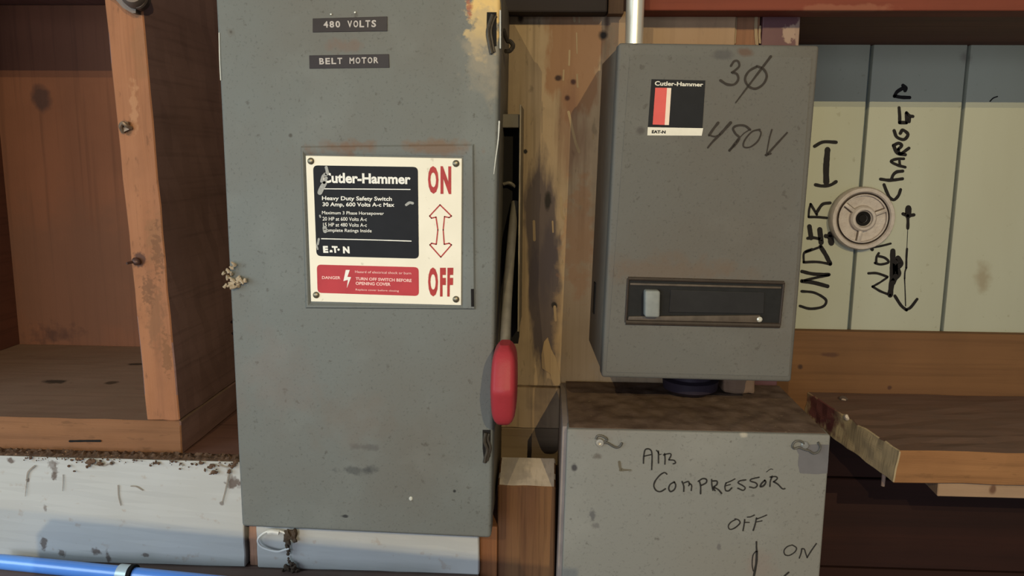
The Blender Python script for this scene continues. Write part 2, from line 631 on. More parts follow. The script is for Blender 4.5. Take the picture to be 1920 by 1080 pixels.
# ================================================================== BACK CENTRE: plywood, stud, beams
Y_PLY = 0.0
PP0 = YP(0.0)
pl = lambda x, y: PP0.at(x, y)
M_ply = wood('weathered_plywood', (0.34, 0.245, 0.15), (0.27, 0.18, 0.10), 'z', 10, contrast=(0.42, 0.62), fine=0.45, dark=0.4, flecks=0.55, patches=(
    dict(center=pl(1290, 50), r=0.05, c=(0.36, 0.22, 0.125), squash=(0.6, 1, 1), amt=0.5, nscale=60, fac=0.6),
    dict(center=pl(1080, 90), r=0.055, c=(0.235, 0.115, 0.055), squash=(1.7, 1, 0.75), amt=0.45, nscale=60, nstretch=(1, 1, 0.3), soft=0.25, fac=0.8),
    dict(center=pl(1075, 250), r=0.035, c=(0.16, 0.075, 0.045), squash=(2.2, 1, 0.7), amt=0.6, nscale=50, nstretch=(1, 1, 0.15), fac=0.55),
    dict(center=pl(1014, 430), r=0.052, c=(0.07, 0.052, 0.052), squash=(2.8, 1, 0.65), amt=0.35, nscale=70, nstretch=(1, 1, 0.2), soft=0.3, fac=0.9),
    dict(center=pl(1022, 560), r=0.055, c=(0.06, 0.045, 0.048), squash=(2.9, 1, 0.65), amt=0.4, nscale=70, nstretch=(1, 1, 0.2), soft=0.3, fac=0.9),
    dict(center=pl(1085, 600), r=0.06, c=(0.34, 0.22, 0.11), squash=(2.6, 1, 0.5), amt=0.6, nscale=50, fac=0.5),
    dict(center=pl(1085, 450), r=0.035, c=(0.30, 0.14, 0.06), squash=(2.2, 1, 0.6), amt=0.9, nscale=60, fac=0.5),
    dict(center=pl(1131, 66), r=0.0045, c=(0.02, 0.015, 0.012), soft=0.8, amt=0.3),
    dict(center=pl(1138, 40), r=0.006, c=(0.06, 0.03, 0.02), soft=1.2, squash=(2.5, 1, 0.6), fac=0.8),
    dict(center=pl(1027, 378), r=0.0035, c=(0.02, 0.015, 0.012), soft=0.6, squash=(1, 1, 0.4)),
    dict(center=pl(985, 284), r=0.0022, c=(0.02, 0.015, 0.012), soft=0.6),
    dict(center=pl(1039, 572), r=0.0028, c=(0.02, 0.015, 0.012), soft=0.6),
    dict(center=pl(1047, 146), r=0.0028, c=(0.04, 0.02, 0.015), soft=0.8, squash=(0.8, 1, 1)),
    dict(center=pl(1074, 153), r=0.0028, c=(0.05, 0.02, 0.015), soft=0.8),
    dict(center=pl(1064, 184), r=0.003, c=(0.05, 0.02, 0.015), soft=0.8),
    dict(center=pl(976, 34), r=0.003, c=(0.05, 0.03, 0.015), soft=0.8, squash=(1, 1, 0.6)),
))
m = MB()
q = [(880, 20), (1379, 22), (1379, 800), (880, 726)]
zt = pl(1000, 21).z
xl, xr = pl(885, 400).x, pl(1379, 60).x
zm, zbt = pl(1020, 724).z, pl(1020, 800).z
m.add_bm(box_xyz(xl, xr, 0.0, 0.019, zm, zt + 0.0, bevel=0.001, seg=1))
M_sliver = wood('pale_sliver_wood', (0.33, 0.235, 0.13), (0.26, 0.17, 0.09), 'z', 20)
for pts, w in (([(1068, 95), (1067, 122)], 3.5), ([(1081, 62), (1082, 100)], 2.5), ([(1082, 140), (1083, 163)], 3.5), ([(1057, 132), (1056, 150)], 3.5), ([(1076, 30), (1077, 40)], 4), ([(1086, 32), (1086, 42)], 3),
               ([(1001, 415), (1002, 450)], 5), ([(1036, 415), (1037, 435)], 3), ([(1052, 370), (1053, 400), (1057, 410)], 4), ([(1112, 252), (1112, 260)], 3), ([(1066, 210), (1078, 262), (1086, 285)], 5), ([(1040, 575), (1042, 600)], 5)):
    stroke(m, pts, w, PP0, off=0.0005, mi=1)
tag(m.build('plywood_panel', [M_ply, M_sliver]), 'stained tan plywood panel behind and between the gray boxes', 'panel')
# narrow lower board under the plywood with a rough light edge
M_strip = wood('lower_board_wood', (0.32, 0.225, 0.13), (0.25, 0.16, 0.09), 'z', 12, fine=0.5, patches=(
    dict(center=pl(1017, 705), r=0.03, c=(0.10, 0.07, 0.05), squash=(1.6, 1, 0.7), fac=0.35),))
m = MB()
m.add_bm(box_xyz(pl(900, 760).x, pl(1049, 760).x, -0.006, 0.019, zbt, zm - 0.0004, bevel=0.0008, seg=1, rough=0.0008, cuts=8, freq=60))
tag(m.build('wooden_cleat', M_strip), 'short tan board end just below the plywood beside the red handle', 'board')
# shallow block behind the post top
m = MB()
m.add_bm(box_xyz(pl(925, 800).x, pl(1049, 800).x, -0.004, 0.05, P(1000, 880, 0.02).z, zbt - 0.0006, bevel=0.002))
tag(m.build('wooden_blocking', wood('blocking_wood', (0.20, 0.14, 0.085), (0.14, 0.09, 0.05), 'x', 14)), 'dim brown wood block in the gap above the post', 'board')
# loose sliver of wood standing off the plywood face
m = MB()
S0 = YP(-0.0015)
slab_poly(m, [(1020, 640), (1027, 632), (1034, 655), (1043, 672), (1050, 700), (1052, 722), (1036, 723), (1032, 700), (1016, 690), (1015, 665)], YP(0.0), 0.0015)
tag(m.build('wood_splinter', M_sliver), 'pale torn flake of plywood veneer above the short board', 'splinter')
# stud, bare on its left and painted dark red on its right
M_stud = wood('bare_stud_wood', (0.27, 0.125, 0.06), (0.22, 0.10, 0.05), 'z', 16, fine=0.4)
M_studred = Mat('old_red_stud_paint', 0.6).base((0.095, 0.03, 0.03))
M_studred.mix(M_studred.ramp(M_studred.noise(30, 4), 0.4, 0.7, 0, 0.5), (0.13, 0.05, 0.045))
M_studred.patch(pl(1480, 62), 0.008, (0.30, 0.19, 0.13), amt=0.9, nscale=90, soft=0.3)
M_studred.patch(pl(1497, 58), 0.010, (0.26, 0.16, 0.11), amt=0.6, nscale=90, soft=0.3, squash=(3, 1, 0.6))
M_studred = M_studred.done()
m = MB()
xs, xm, xe = pl(1381, 50).x, pl(1427, 50).x, pl(1500, 50).x
zs0 = pl(1450, 800).z
m.add_bm(box_xyz(xs, xm, 0.004, 0.085, zs0, zt, bevel=0.0015), 0)
m.add_bm(box_xyz(xm + 0.0015, xe, 0.0, 0.085, zs0, zt, bevel=0.001), 1)
stroke(m, [(1379, 24), (1378, 60), (1377, 80)], 5, YP(0.003), off=0.0006, mi=2)
stroke(m, [(1418, 24), (1417, 55), (1419, 82)], 6, YP(0.003), off=0.0006, mi=2)
stroke(m, [(1425, 50), (1424, 66), (1425, 80)], 4, YP(0.003), off=0.0006, mi=2)
tag(m.build('wall_stud', [M_stud, M_studred, M_sliver]), 'upright stud above the right gray box, dark red paint chipped', 'stud')

# overhead: red shelf board on the right, dark beam on the left
M_red = wood('red_stained_board', (0.185, 0.042, 0.021), (0.14, 0.033, 0.018), 'x', 9, fine=0.3, patches=(
    dict(center=P(1580, 18, -0.04), r=0.012, c=(0.26, 0.10, 0.055), squash=(0.3, 1, 2.6), amt=0.8, fac=0.5),))
M_redback = wood('dark_underside', (0.14, 0.055, 0.03), (0.09, 0.04, 0.025), 'x', 9)
m = MB()
a = P(1208, 20, -0.04)
zund = P(1560, 20, -0.04).z
m.add_bm(box_xyz(a.x, 1.0, -0.04, -0.001, zund, zund + 0.10, bevel=0.0015))
tag(m.build('red_board', M_red), 'red stained board across the top right of the frame', 'board')
m = MB()
m.add_bm(box_xyz(xe + 0.002, 1.0, 0.0, Y_BACK + 0.01, zund + 0.001, zund + 0.03, bevel=0.001))
tag(m.build('overhead_board', M_redback), 'dark reddish board overhead, shading the pale planks', 'board')
m = MB()
zd = P(1040, 23, -0.03).z
m.add_bm(box_xyz(P(880, 10, -0.03).x, P(1139, 10, -0.03).x, -0.03, -0.001, zd, zd + 0.09, bevel=0.002))
tag(m.build('dark_beam', wood('sooty_beam', (0.022, 0.014, 0.010), (0.014, 0.009, 0.008), 'x', 9)), 'nearly black beam over the plywood beside the large box', 'beam')
m = MB()
zd2 = P(1150, 26, -0.02).z
m.add_bm(box_xyz(P(1140, 10, -0.02).x, P(1170, 10, -0.02).x, -0.02, -0.001, zd2, zd2 + 0.09, bevel=0.001))
tag(m.build('wood_block', wood('block_wood', (0.15, 0.08, 0.035), (0.11, 0.06, 0.03), 'z', 14)), 'small brown wood block left of the metal conduit', 'block')

# ================================================================== LEFT BOX: safety switch
YL = -0.19
LP = YP(YL)
lp = lambda x, y: LP.at(x, y)
bx = thing('safety_switch', 'large gray electrical switch box with red lever handle and ON OFF plate', 'switch box', (P(690, 990, -0.1).x, -0.1, P(690, 1000, YL).z))
lpatch = (
    dict(center=lp(915, 8), r=0.0165, c=(0.66, 0.44, 0.17), amt=0.9, nscale=90, soft=0.5, squash=(1.1, 1, 0.75)),
    dict(center=lp(902, 55), r=0.012, c=(0.50, 0.36, 0.18), amt=1.1, nscale=110, soft=0.6, squash=(1.1, 1, 0.6), fac=0.9),
    dict(center=lp(905, 110), r=0.016, c=(0.30, 0.25, 0.18), amt=0.8, nscale=60, soft=0.9, squash=(1.2, 1, 0.6), fac=0.6),
    dict(center=lp(880, 15), r=0.004, c=(0.30, 0.08, 0.05), amt=0.9, nscale=150, soft=0.5, squash=(1.6, 1, 0.5), fac=0.8),
    dict(center=lp(640, 276), r=0.014, c=(0.16, 0.09, 0.055), amt=0.9, nscale=70, soft=0.9, squash=(0.5, 1, 2.2), fac=0.75),
    dict(center=lp(815, 276), r=0.012, c=(0.17, 0.10, 0.06), amt=0.9, nscale=70, soft=0.9, squash=(0.45, 1, 2.2), fac=0.7),
    dict(center=lp(645, 84), r=0.008, c=(0.16, 0.105, 0.08), amt=0.9, nscale=90, soft=0.9, squash=(0.7, 1, 1.4), fac=0.55),
    dict(center=lp(663, 882), r=0.008, c=(0.05, 0.05, 0.05), amt=0.9, nscale=120, soft=0.9, squash=(0.5, 1, 2.5), fac=0.55),
    dict(center=lp(695, 880), r=0.005, c=(0.05, 0.05, 0.05), amt=0.9, nscale=120, soft=0.9, squash=(0.7, 1, 1.6), fac=0.5),
    dict(center=lp(682, 838), r=0.006, c=(0.07, 0.06, 0.06), amt=0.9, nscale=120, soft=0.9, squash=(0.5, 1, 2), fac=0.45),
    dict(center=lp(646, 968), r=0.0022, c=(0.04, 0.04, 0.04), amt=0.6, nscale=200, soft=0.7, squash=(0.6, 1, 1.4)),
    dict(center=lp(852, 921), r=0.002, c=(0.03, 0.03, 0.03), amt=0.4, soft=0.6),
    dict(center=lp(660, 790), r=0.028, c=(0.15, 0.115, 0.09), amt=0.9, nscale=40, soft=1.2, fac=0.35),
    dict(center=lp(520, 700), r=0.03, c=(0.17, 0.13, 0.11), amt=0.9, nscale=40, soft=1.2, fac=0.35),
    dict(center=lp(433, 60), r=0.004, c=(0.1, 0.08, 0.06), amt=0.6, soft=0.9, fac=0.6),
    dict(center=lp(545, 254), r=0.0018, c=(0.06, 0.05, 0.04), amt=0.5, soft=0.7, fac=0.8),
    dict(center=lp(433, 60), r=0.0018, c=(0.06, 0.05, 0.04), amt=0.5, soft=0.7, fac=0.8),
)
M_grayL = paint('gray_enamel_switch', (0.146, 0.150, 0.138), patches=lpatch, dirt=(0.13, 0.11, 0.088), dfac=0.5)
M_dark = flat('dark_gap', (0.012, 0.010, 0.009), 0.8)
M_sideL = flat('grimy_gray_side', (0.16, 0.135, 0.10), 0.6, scale=40, var=0.6)
Lq = [(401.5, -50), (939, -50), (920.5, 1010), (453, 988)]
Fq = quad(Lq, LP)
m = MB()
Bq = push(grow(Fq, -0.003), (0, 0.022, 0))
m.add_bm(bm_hexa(Bq, [Vector((p.x, -0.003, p.z)) for p in Bq], bevel=0.002))
m.build('enclosure_body', M_sideL, bx, smooth=True)
m = MB()
m.add_bm(bm_hexa(Fq, push(Fq, (0, 0.03, 0)), bevel=0.0035, seg=3))
# pressed frame round the nameplate
ro = [(564, 274), (889, 270), (892, 580), (573, 578)]
ri = [(572, 289), (869, 293), (868, 576), (582, 568)]
rm = [(569, 283), (875, 286), (876, 577), (579, 572)]
rings = [quad(ro, LP, 0.0002), quad([(566.5, 277), (886, 273.5), (889, 577.5), (576, 575.5)], LP, 0.0022), quad(rm, LP, 0.0022), quad(ri, LP, 0.0006)]
vs = [p for r in rings for p in r]
fs = []
for k in range(3):
    for i in range(4):
        j = (i + 1) % 4
        fs.append((4 * k + i, 4 * k + 4 + i, 4 * k + 4 + j, 4 * k + j))
m.add(vs, fs)
# bright bare scratches, a chip and a painted edge highlight
stroke(m, [(936, 228), (934, 262), (929, 300), (926, 326)], 3.2, LP, off=0.0004, mi=1, taper=0.4)
stroke(m, [(938, 20), (938, 90)], 2.5, LP, off=0.0004, mi=1)
stroke(m, [(411, 62), (412, 110), (414, 150)], 2.0, LP, off=0.0004, mi=1)  # painted highlight along the left bevel
lumpc = lp(770, 935)
lump(m, lumpc, 0.0019, (1, 0.5, 1.2), sub=2, mi=1)
m.build('door', [M_grayL, flat('bare_chip_highlight', (0.5, 0.48, 0.42), 0.5)], bx, smooth=True)
# black slot beside the plate
m = MB()
slab_poly(m, [(883.5, 541), (889, 541), (889.5, 574), (884, 574)], LP, 0.0006, base=0.0021)
m.build('hasp_slot', M_dark, bx)

# nameplate
M_white = Mat('cream_enamel_plate', 0.5, 0, 0.2).base((0.81, 0.735, 0.59))
M_white.mix(M_white.ramp(M_white.noise(22, 5), 0.45, 0.75, 0, 0.35), (0.66, 0.60, 0.46))
M_white.mix(M_white.ramp(M_white.noise(160, 3), 0.68, 0.75, 0, 0.35), (0.35, 0.29, 0.2))
M_white = M_white.done()
M_blackp = flat('black_plate_print', (0.012, 0.012, 0.014), 0.55, scale=80, var=0.4)
M_redp = flat('red_plate_print', (0.46, 0.045, 0.05), 0.4, scale=60, var=0.3)
M_print = flat('white_print', (0.80, 0.76, 0.68), 0.5, var=0.1)
M_pinkp = flat('pinkish_print', (0.85, 0.52, 0.46), 0.5, var=0.1)
M_redink = flat('red_ink', (0.42, 0.045, 0.04), 0.45, scale=150, var=0.35)
nq = [(574, 292), (866.5, 297), (865, 572), (584, 565)]
m = MB()
N0 = quad(nq, LP, 0.0016)
m.add_bm(bm_hexa(N0, push(N0, (0, 0.0013, 0)), bevel=0.0004, seg=1))
plate = m.build('nameplate', M_white, bx)
NP = YP(YL - 0.0016)
m = MB()
slab_poly(m, round_quad([(587, 310), (783.5, 313), (785.5, 485), (593.5, 480)], 9), NP, 0.0002)
o_ = 0.0004
text(m, 'Cutler-Hammer', [(603, 323), (770, 326.5), (770, 345.5), (604, 343)], NP, o_, 1, 0.035)
stroke(m, [(606, 354), (690, 354.5), (769, 355.2)], 1.8, NP, o_, 1)
stroke(m, [(603, 447.5), (690, 449.5), (771, 452)], 1.8, NP, o_, 1)
text(m, 'Heavy Duty Safety Switch', [(604, 367.5), (735, 369), (735, 379), (604, 377.5)], NP, o_, 1, 0.02)
text(m, '30 Amp, 600 Volts A-c Max', [(605, 379), (739.5, 380), (739.5, 390), (605, 389)], NP, o_, 1, 0.02)
text(m, 'Maximum 3 Phase Horsepower', [(604, 395.5), (720, 397), (720, 405), (604, 403.5)], NP, o_, 1, 0.005)
text(m, '20 HP at 600 Volts A-c', [(605, 406.5), (688, 407.5), (688, 414.5), (605, 413.5)], NP, o_, 1, 0.005)
text(m, '15 HP at 480 Volts A-c', [(606, 417.5), (688, 418.5), (688, 425.5), (606, 424.5)], NP, o_, 1, 0.005)
text(m, 'Complete Ratings Inside', [(606, 428), (697, 429.5), (697, 437.5), (606, 436.5)], NP, o_, 1, 0.005)
text(m, 'E', [(605.5, 461), (615, 461), (616, 474), (606.5, 474)], NP, o_, 1, 0.06)
slab_poly(m, [(618, 473), (619, 468.5), (623, 468.5), (624, 473)], NP, o_, 1)
text(m, 'T', [(622, 461), (633, 461.5), (634, 474), (624, 474)], NP, o_, 1, 0.06)
c0 = lp(637, 468)
slab_poly(m, [(635 + 2.2 * math.cos(t), 468 + 2.2 * math.sin(t)) for t in [k * math.pi / 5 for k in range(10)]], NP, o_, 1)
text(m, 'N', [(643, 462), (655, 462), (656, 475), (643.5, 475)], NP, o_, 1, 0.06)
# scraped-off print
for pts, w in (([(612, 314), (614, 324), (610, 328)], 6), ([(612, 326), (606, 330), (603, 340)], 5), ([(609, 344), (604, 352), (600, 361)], 9), ([(612, 334), (608, 342)], 6)):
    stroke(m, pts, w, NP, off=0.00055, mi=2)
for pts, w in (([(762, 384), (768, 380), (774, 381)], 5), ([(600, 404), (601, 407)], 3), ([(609, 427), (610, 433)], 8), ([(598, 448), (596, 458)], 4), ([(594, 460), (596, 467)], 3)):
    stroke(m, pts, w, NP, off=0.0005, mi=2)
m.build('black_panel', [M_blackp, M_print, flat('scraped_metal', (0.38, 0.37, 0.34), 0.5, scale=500, var=0.7)], plate)
m = MB()
slab_poly(m, round_quad([(594, 496), (785, 501), (785.5, 555), (595.5, 549)], 8), NP, 0.0002)
text(m, 'DANGER', [(604, 517.5), (638.5, 518), (638.5, 523.5), (604, 523)], NP, o_, 1, 0.02)
poly(m, [(648.5, 506), (656, 506), (651.5, 519), (658.5, 519.5), (650.5, 540), (652.5, 524.5), (644, 527)], NP, o_, 2)
text(m, 'Hazard of electrical shock or burn', [(666, 507), (771, 510), (771, 514.5), (666, 511.5)], NP, o_, 1, 0.005)
text(m, 'TURN OFF SWITCH BEFORE', [(667, 519.5), (772, 523), (772, 529), (667, 525)], NP, o_, 1, 0.03)
text(m, 'OPENING COVER', [(667, 528), (732.5, 530), (732.5, 536), (667, 534)], NP, o_, 1, 0.03)
text(m, 'Replace cover before closing', [(667, 541), (748, 543.5), (748, 548), (667, 545.5)], NP, o_, 1, 0.005)
m.build('warning_panel', [M_redp, M_pinkp, M_print], plate)
m = MB()
text(m, 'O', [(802, 311), (822, 311.5), (822.5, 363.5), (803, 363)], NP, 0.0003, 0, 0.045)
text(m, 'N', [(826, 311.5), (846, 312), (846, 364), (826, 363.5)], NP, 0.0003, 0, 0.055)
tag(m.build('on_lettering', M_redink, plate), 'tall red ON')
m = MB()
text(m, 'O', [(802.5, 501), (821, 501.5), (821.5, 556), (803, 555.5)], NP, 0.0003, 0, 0.045)
text(m, 'F', [(825, 502), (836, 502), (836, 556), (825, 556)], NP, 0.0003, 0, 0.055)
text(m, 'F', [(839, 502), (850, 502), (849, 556), (838.5, 556)], NP, 0.0003, 0, 0.055)
tag(m.build('off_lettering', M_redink, plate), 'tall red OFF')
m = MB()
arrow = [(825, 384), (846.5, 405), (842, 408), (833.5, 406), (831, 431), (833, 458), (842, 456), (846.5, 459), (826.5, 482), (806, 459), (809.5, 456), (818, 458), (821, 431), (817.5, 407), (809, 409), (805.5, 405), (825, 384)]
for i in range(len(arrow) - 1):
    stroke(m, [arrow[i], arrow[i + 1]], 2.3, NP, off=0.0003)
tag(m.build('double_arrow', M_redink, plate), 'red outlined up and down arrow')
M_brass = flat('tarnished_rivet', (0.26, 0.22, 0.15), 0.4, 0.8, scale=600, var=0.6)
for x, y in ((583, 302), (855, 306.5), (593, 553), (855, 561)):
    m = MB()
    c = NP.at(x, y)
    lathe(m, c, (0, -1, 0), [(0.0031, -0.0005), (0.0031, 0.0006), (0.0022, 0.0016), (0.0008, 0.002)], 18)
    m.build('rivet', M_brass, plate, smooth=True)

# embossed label tapes
M_tape = flat('brown_black_tape', (0.030, 0.022, 0.020), 0.35, scale=90, var=0.3)
M_tlet = flat('whitened_letter', (0.50, 0.44, 0.40), 0.6, scale=500, var=0.5)
for q, s, tq in (([(586.5, 34.8), (726.5, 31), (726.5, 58.6), (586.5, 60.8)], '480 VOLTS', [(605, 40), (707, 37.5), (706.5, 51), (606, 52)]),
                 ([(580, 104), (729.5, 101.5), (730.5, 127), (580.5, 128.8)], 'BELT MOTOR', [(597.5, 109), (711, 107), (711, 118.5), (598, 121)])):
    m = MB()
    t0 = quad(q, LP, 0.0006)
    m.add_bm(bm_hexa(t0, push(t0, (0, 0.0006, 0)), bevel=0.0002, seg=1))
    t = m.build('label_tape', M_tape, bx)
    m = MB()
    TP = YP(YL - 0.0006)
    n_ = len(s)
    for i, ch in enumerate(s):
        if ch == ' ':
            continue
        u0, u1 = (i + 0.10) / n_, (i + 0.88) / n_
        L_ = lambda a, b, u: (a[0] + (b[0] - a[0]) * u, a[1] + (b[1] - a[1]) * u)
        text(m, ch, [L_(tq[0], tq[1], u0), L_(tq[0], tq[1], u1), L_(tq[3], tq[2], u1), L_(tq[3], tq[2], u0)], TP, 0.0003, 0, 0.03)
    m.build('lettering', M_tlet, t)
    tag(t, 'dark tape strip reading ' + s)
m = MB()
for x, y in ((621, 27), (666, 23.5)):
    c = lp(x, y)
    lathe(m, c, (0, -1, 0), [(0.0011, -0.0005), (0.0011, 0.0007), (0.0005, 0.0012)], 10)
m.build('tiny_pins', flat('pin_metal', (0.6, 0.58, 0.5), 0.35, 0.6), bx)

# latches in the door edge: dark slot and a bent spring clip in it
M_clip = flat('dark_spring_clip', (0.075, 0.06, 0.045), 0.45, 0.5, scale=300, var=0.6)
for q, clip in (([(913, 23), (931, 23), (931, 86), (926, 88), (922, 103), (917, 95), (912, 62)], [(924, 28), (920, 40), (915, 60), (918, 82), (922, 101)]),
                ([(905, 806), (920, 806), (919.5, 855), (912, 868), (908, 868), (905, 840)], [(911, 810), (909, 826), (914, 842), (911, 856), (909, 866)])):
    m = MB()
    slab_poly(m, q, LP, 0.0005)
    lt = m.build('latch_slot', M_dark, bx)
    m = MB()
    tube(m, [LP.at(x, y, 0.0018) for x, y in clip], 0.0018, 8)
    tube(m, [LP.at(x + 6.5 - 2 * k / 4, y + (2 if k == 0 else -3), 0.001) for k, (x, y) in enumerate(clip)], 0.0014, 8)
    m.build('spring_clip', M_clip, lt, smooth=True)
# dark bent tube that sticks out of the box side near the top
m = MB()
e0 = P(944, 56, -0.12); e1 = P(951, 76, -0.11); e2 = P(957, 78, -0.11); e3 = P(962, 86, -0.11); e4 = P(956, 95, -0.11); e5 = P(948, 96, -0.115)
tube(m, [e0, e1, e2, e3, e4, e5], 0.0022, 8)
m.build('side_hook', M_clip, bx, smooth=True)

# guard channel on the right flank
xs_ = lp(937, 430).x
gp = P(972, 430, -0.10)
zt_, zb_ = P(972, 196, -0.10).z, P(970, 622, -0.10).z
zt2 = P(960, 240, -0.10).z
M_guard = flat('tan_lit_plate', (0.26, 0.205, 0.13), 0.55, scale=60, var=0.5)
m = MB()
m.add_bm(bm_hexa([Vector((gp.x, -0.10, zt_)), Vector((gp.x + 0.0016, -0.10, zt_)), Vector((gp.x + 0.0016, -0.10, zb_)), Vector((gp.x, -0.10, zb_))],
                 [Vector((gp.x, -0.012, zt_)), Vector((gp.x + 0.0016, -0.012, zt_)), Vector((gp.x + 0.0016, -0.012, zb_)), Vector((gp.x, -0.012, zb_))], bevel=0.0003, seg=1))
m.build('guard_plate', M_guard, bx)
m = MB()
xin = Fq[1].x - 0.006
m.add_bm(box_xyz(xin, gp.x - 0.0002, -0.07, -0.03, zb_ - 0.02, zt2))
m.build('guard_recess', M_dark, bx)
m = MB()
m.add_bm(box_xyz(xin, gp.x - 0.0002, -0.095, -0.03, zt2 + 0.0005, zt2 + 0.014, bevel=0.001))
m.build('guard_cap', M_sideL, bx)
M_steel = flat('gray_lever_steel', (0.21, 0.18, 0.135), 0.5, 0.3, scale=80, var=0.5)
m = MB()
c1 = P(956, 350, -0.09); c2 = P(945, 655, -0.18)
tube(m, [P(966, 380, -0.075), P(960, 440, -0.10), P(951, 560, -0.15), P(946, 668, -0.19)], 0.0042, 12, n=8, r1=0.0052)
tube(m, [P(944, 345, -0.08), P(956, 343, -0.082), P(966, 350, -0.08)], 0.0017, 8)
m.build('lever_arm', M_steel, bx, smooth=True)
# red grip: faceted bulge with a ridge across its middle
M_grip = Mat('red_plastic_grip', 0.42, 0, 0.16).base((0.31, 0.031, 0.038))
M_grip.mix(M_grip.ramp(M_grip.noise(120, 4), 0.5, 0.72, 0, 0.4), (0.26, 0.028, 0.032))
M_grip.bump(M_grip.noise(250, 3), 0.3, 0.0006)
M_grip = M_grip.done()
m = MB()
gyf, gyb = -0.245, -0.188
gt, gb = P(945, 652, gyf + 0.015), P(943, 803, gyf + 0.015)
gw = (P(969.5, 725, gyf + 0.012) - P(920, 725, gyf + 0.012)).x / 2
N_, K_ = 26, 28
vs, fs = [], []
for i in range(N_ + 1):
    t = i / N_
    v = 2 * t - 1
    c = gt.lerp(gb, t)
    end = (1 - abs(v) ** 7) ** 0.5 if abs(v) < 1 else 0
    hw = gw * (0.86 + 0.14 * (1 - v * v)) * max(end, 0.45)
    fr = gyf + 0.014 * max(abs(v) - 0.03, 0) + 0.010 * (1 - end)
    bk = gyb - 0.010 * (1 - end)
    cy, hd = (fr + bk) / 2, (bk - fr) / 2
    for k in range(K_):
        a = 2 * math.pi * k / K_
        ca, sa = math.cos(a), math.sin(a)
        ex = 0.42
        vs.append(Vector((c.x + hw * math.copysign(abs(ca) ** ex, ca), cy + hd * math.copysign(abs(sa) ** ex, sa), c.z)))
for i in range(N_):
    for k in range(K_):
        j = (k + 1) % K_
        fs.append((i * K_ + k, i * K_ + j, (i + 1) * K_ + j, (i + 1) * K_ + k))
fs.append(tuple(range(K_)))
fs.append(tuple(reversed(range(N_ * K_, (N_ + 1) * K_))))
m.add(vs, fs)
bm = bmesh.new()
tag(m.build('handle_grip', M_grip, bx, smooth=True), 'red plastic grip at the end of the lever')
bm.free()

# crumbly tuft stuck to the box's left edge
M_tuft = flat('dry_crumbly_tuft', (0.40, 0.31, 0.21), 0.9, scale=500, var=0.7)
m = MB()
rnd = random.Random(3)
for x, y, r in ((436, 512, 4), (431, 506, 3), (439, 524, 5), (445, 530, 4.5), (452, 524, 4), (458, 528, 3), (434, 534, 3.5), (426, 534, 3), (442, 536, 4.5), (440, 493, 3.2), (436, 500, 2.2), (449, 520, 3.4), (422, 512, 2.4), (446, 537, 3), (462, 524, 2.5), (430, 520, 3), (437, 530, 4), (450, 531, 3.5)):
    c = LP.at(x, y, 0.0025 + 0.003 * rnd.random())
    d = Vector((rnd.uniform(-1, 1), rnd.uniform(-0.6, 0.3), rnd.uniform(-1, 1))).normalized() * (r / F * 1.1)
    k = Vector((rnd.uniform(-1, 1), 0, rnd.uniform(-1, 1))) * 0.0008
    tube(m, [c - d, c + k, c + d], 0.0015 + 0.0008 * rnd.random(), 7, n=3, r1=0.0009)
    lump(m, c, r / F * 0.5, (1.3, 0.8, 0.9), 0.9, 600, 2, 0, x)
tag(m.build('insect_nest', M_tuft, smooth=True), 'pale crumbly nest stuck to the left edge of the large gray box', 'nest')

# ================================================================== RIGHT BOX: disconnect with slide window
YR = -0.165
ang = math.radians(2.5)
nR = Vector((math.sin(ang), -math.cos(ang), 0))
RP = Plane(P(1161, 80, YR), nR)
rp = lambda x, y: RP.at(x, y)
rx = thing('disconnect_box', 'dark gray electrical box with slide window, marked 480V in pencil', 'electrical box', (P(1310, 715, -0.08).x, -0.08, P(1310, 714, YR).z))
M_grayR = paint('gray_enamel_disconnect', (0.117, 0.109, 0.094), dfac=0.35, off=(4, 4, 4), dirt=(0.105, 0.078, 0.055), patches=(
    dict(center=rp(1265, 508), r=0.02, c=(0.13, 0.085, 0.055), squash=(0.3, 1, 1.6), amt=0.8, soft=1.0, fac=0.55),
    dict(center=rp(1355, 104), r=0.006, c=(0.06, 0.055, 0.055), squash=(0.7, 1, 1.8), amt=0.9, soft=0.9, fac=0.6),
    dict(center=rp(1397, 97), r=0.004, c=(0.10, 0.05, 0.03), squash=(0.8, 1, 1.3), amt=0.8, soft=0.9, fac=0.7),
    dict(center=rp(1201, 246), r=0.003, c=(0.06, 0.05, 0.045), amt=0.8, soft=0.9, fac=0.7)))
Rq = [(1160, 80), (1537, 85), (1484, 717), (1128, 708)]
Fq = quad(Rq, RP)
m = MB()
dR = Vector((-nR.x, -nR.y, 0))
Bq = push(grow(Fq, -0.002), dR * 0.012)
m.add_bm(bm_hexa(Bq, push(Bq, dR * 0.135), bevel=0.002))
M_sideR = flat('brownish_gray_side', (0.17, 0.145, 0.115), 0.6, scale=30, var=0.4)
m.build('enclosure_body', M_sideR, rx, smooth=True)
m = MB()
m.add_bm(bm_hexa(Fq, push(Fq, dR * 0.02), bevel=0.003, seg=3))
iq = [(1181, 103), (1521, 108), (1478, 705), (1136, 697)]
slab_poly(m, round_quad(iq, 4), RP, 0.0008)
cov = m.build('cover', M_grayR, rx, smooth=True)
RS = Plane(RP.p + nR * 0.0008, nR)
m = MB()
A = dict(plane=RS, o=(1190, 90), s=4.91)
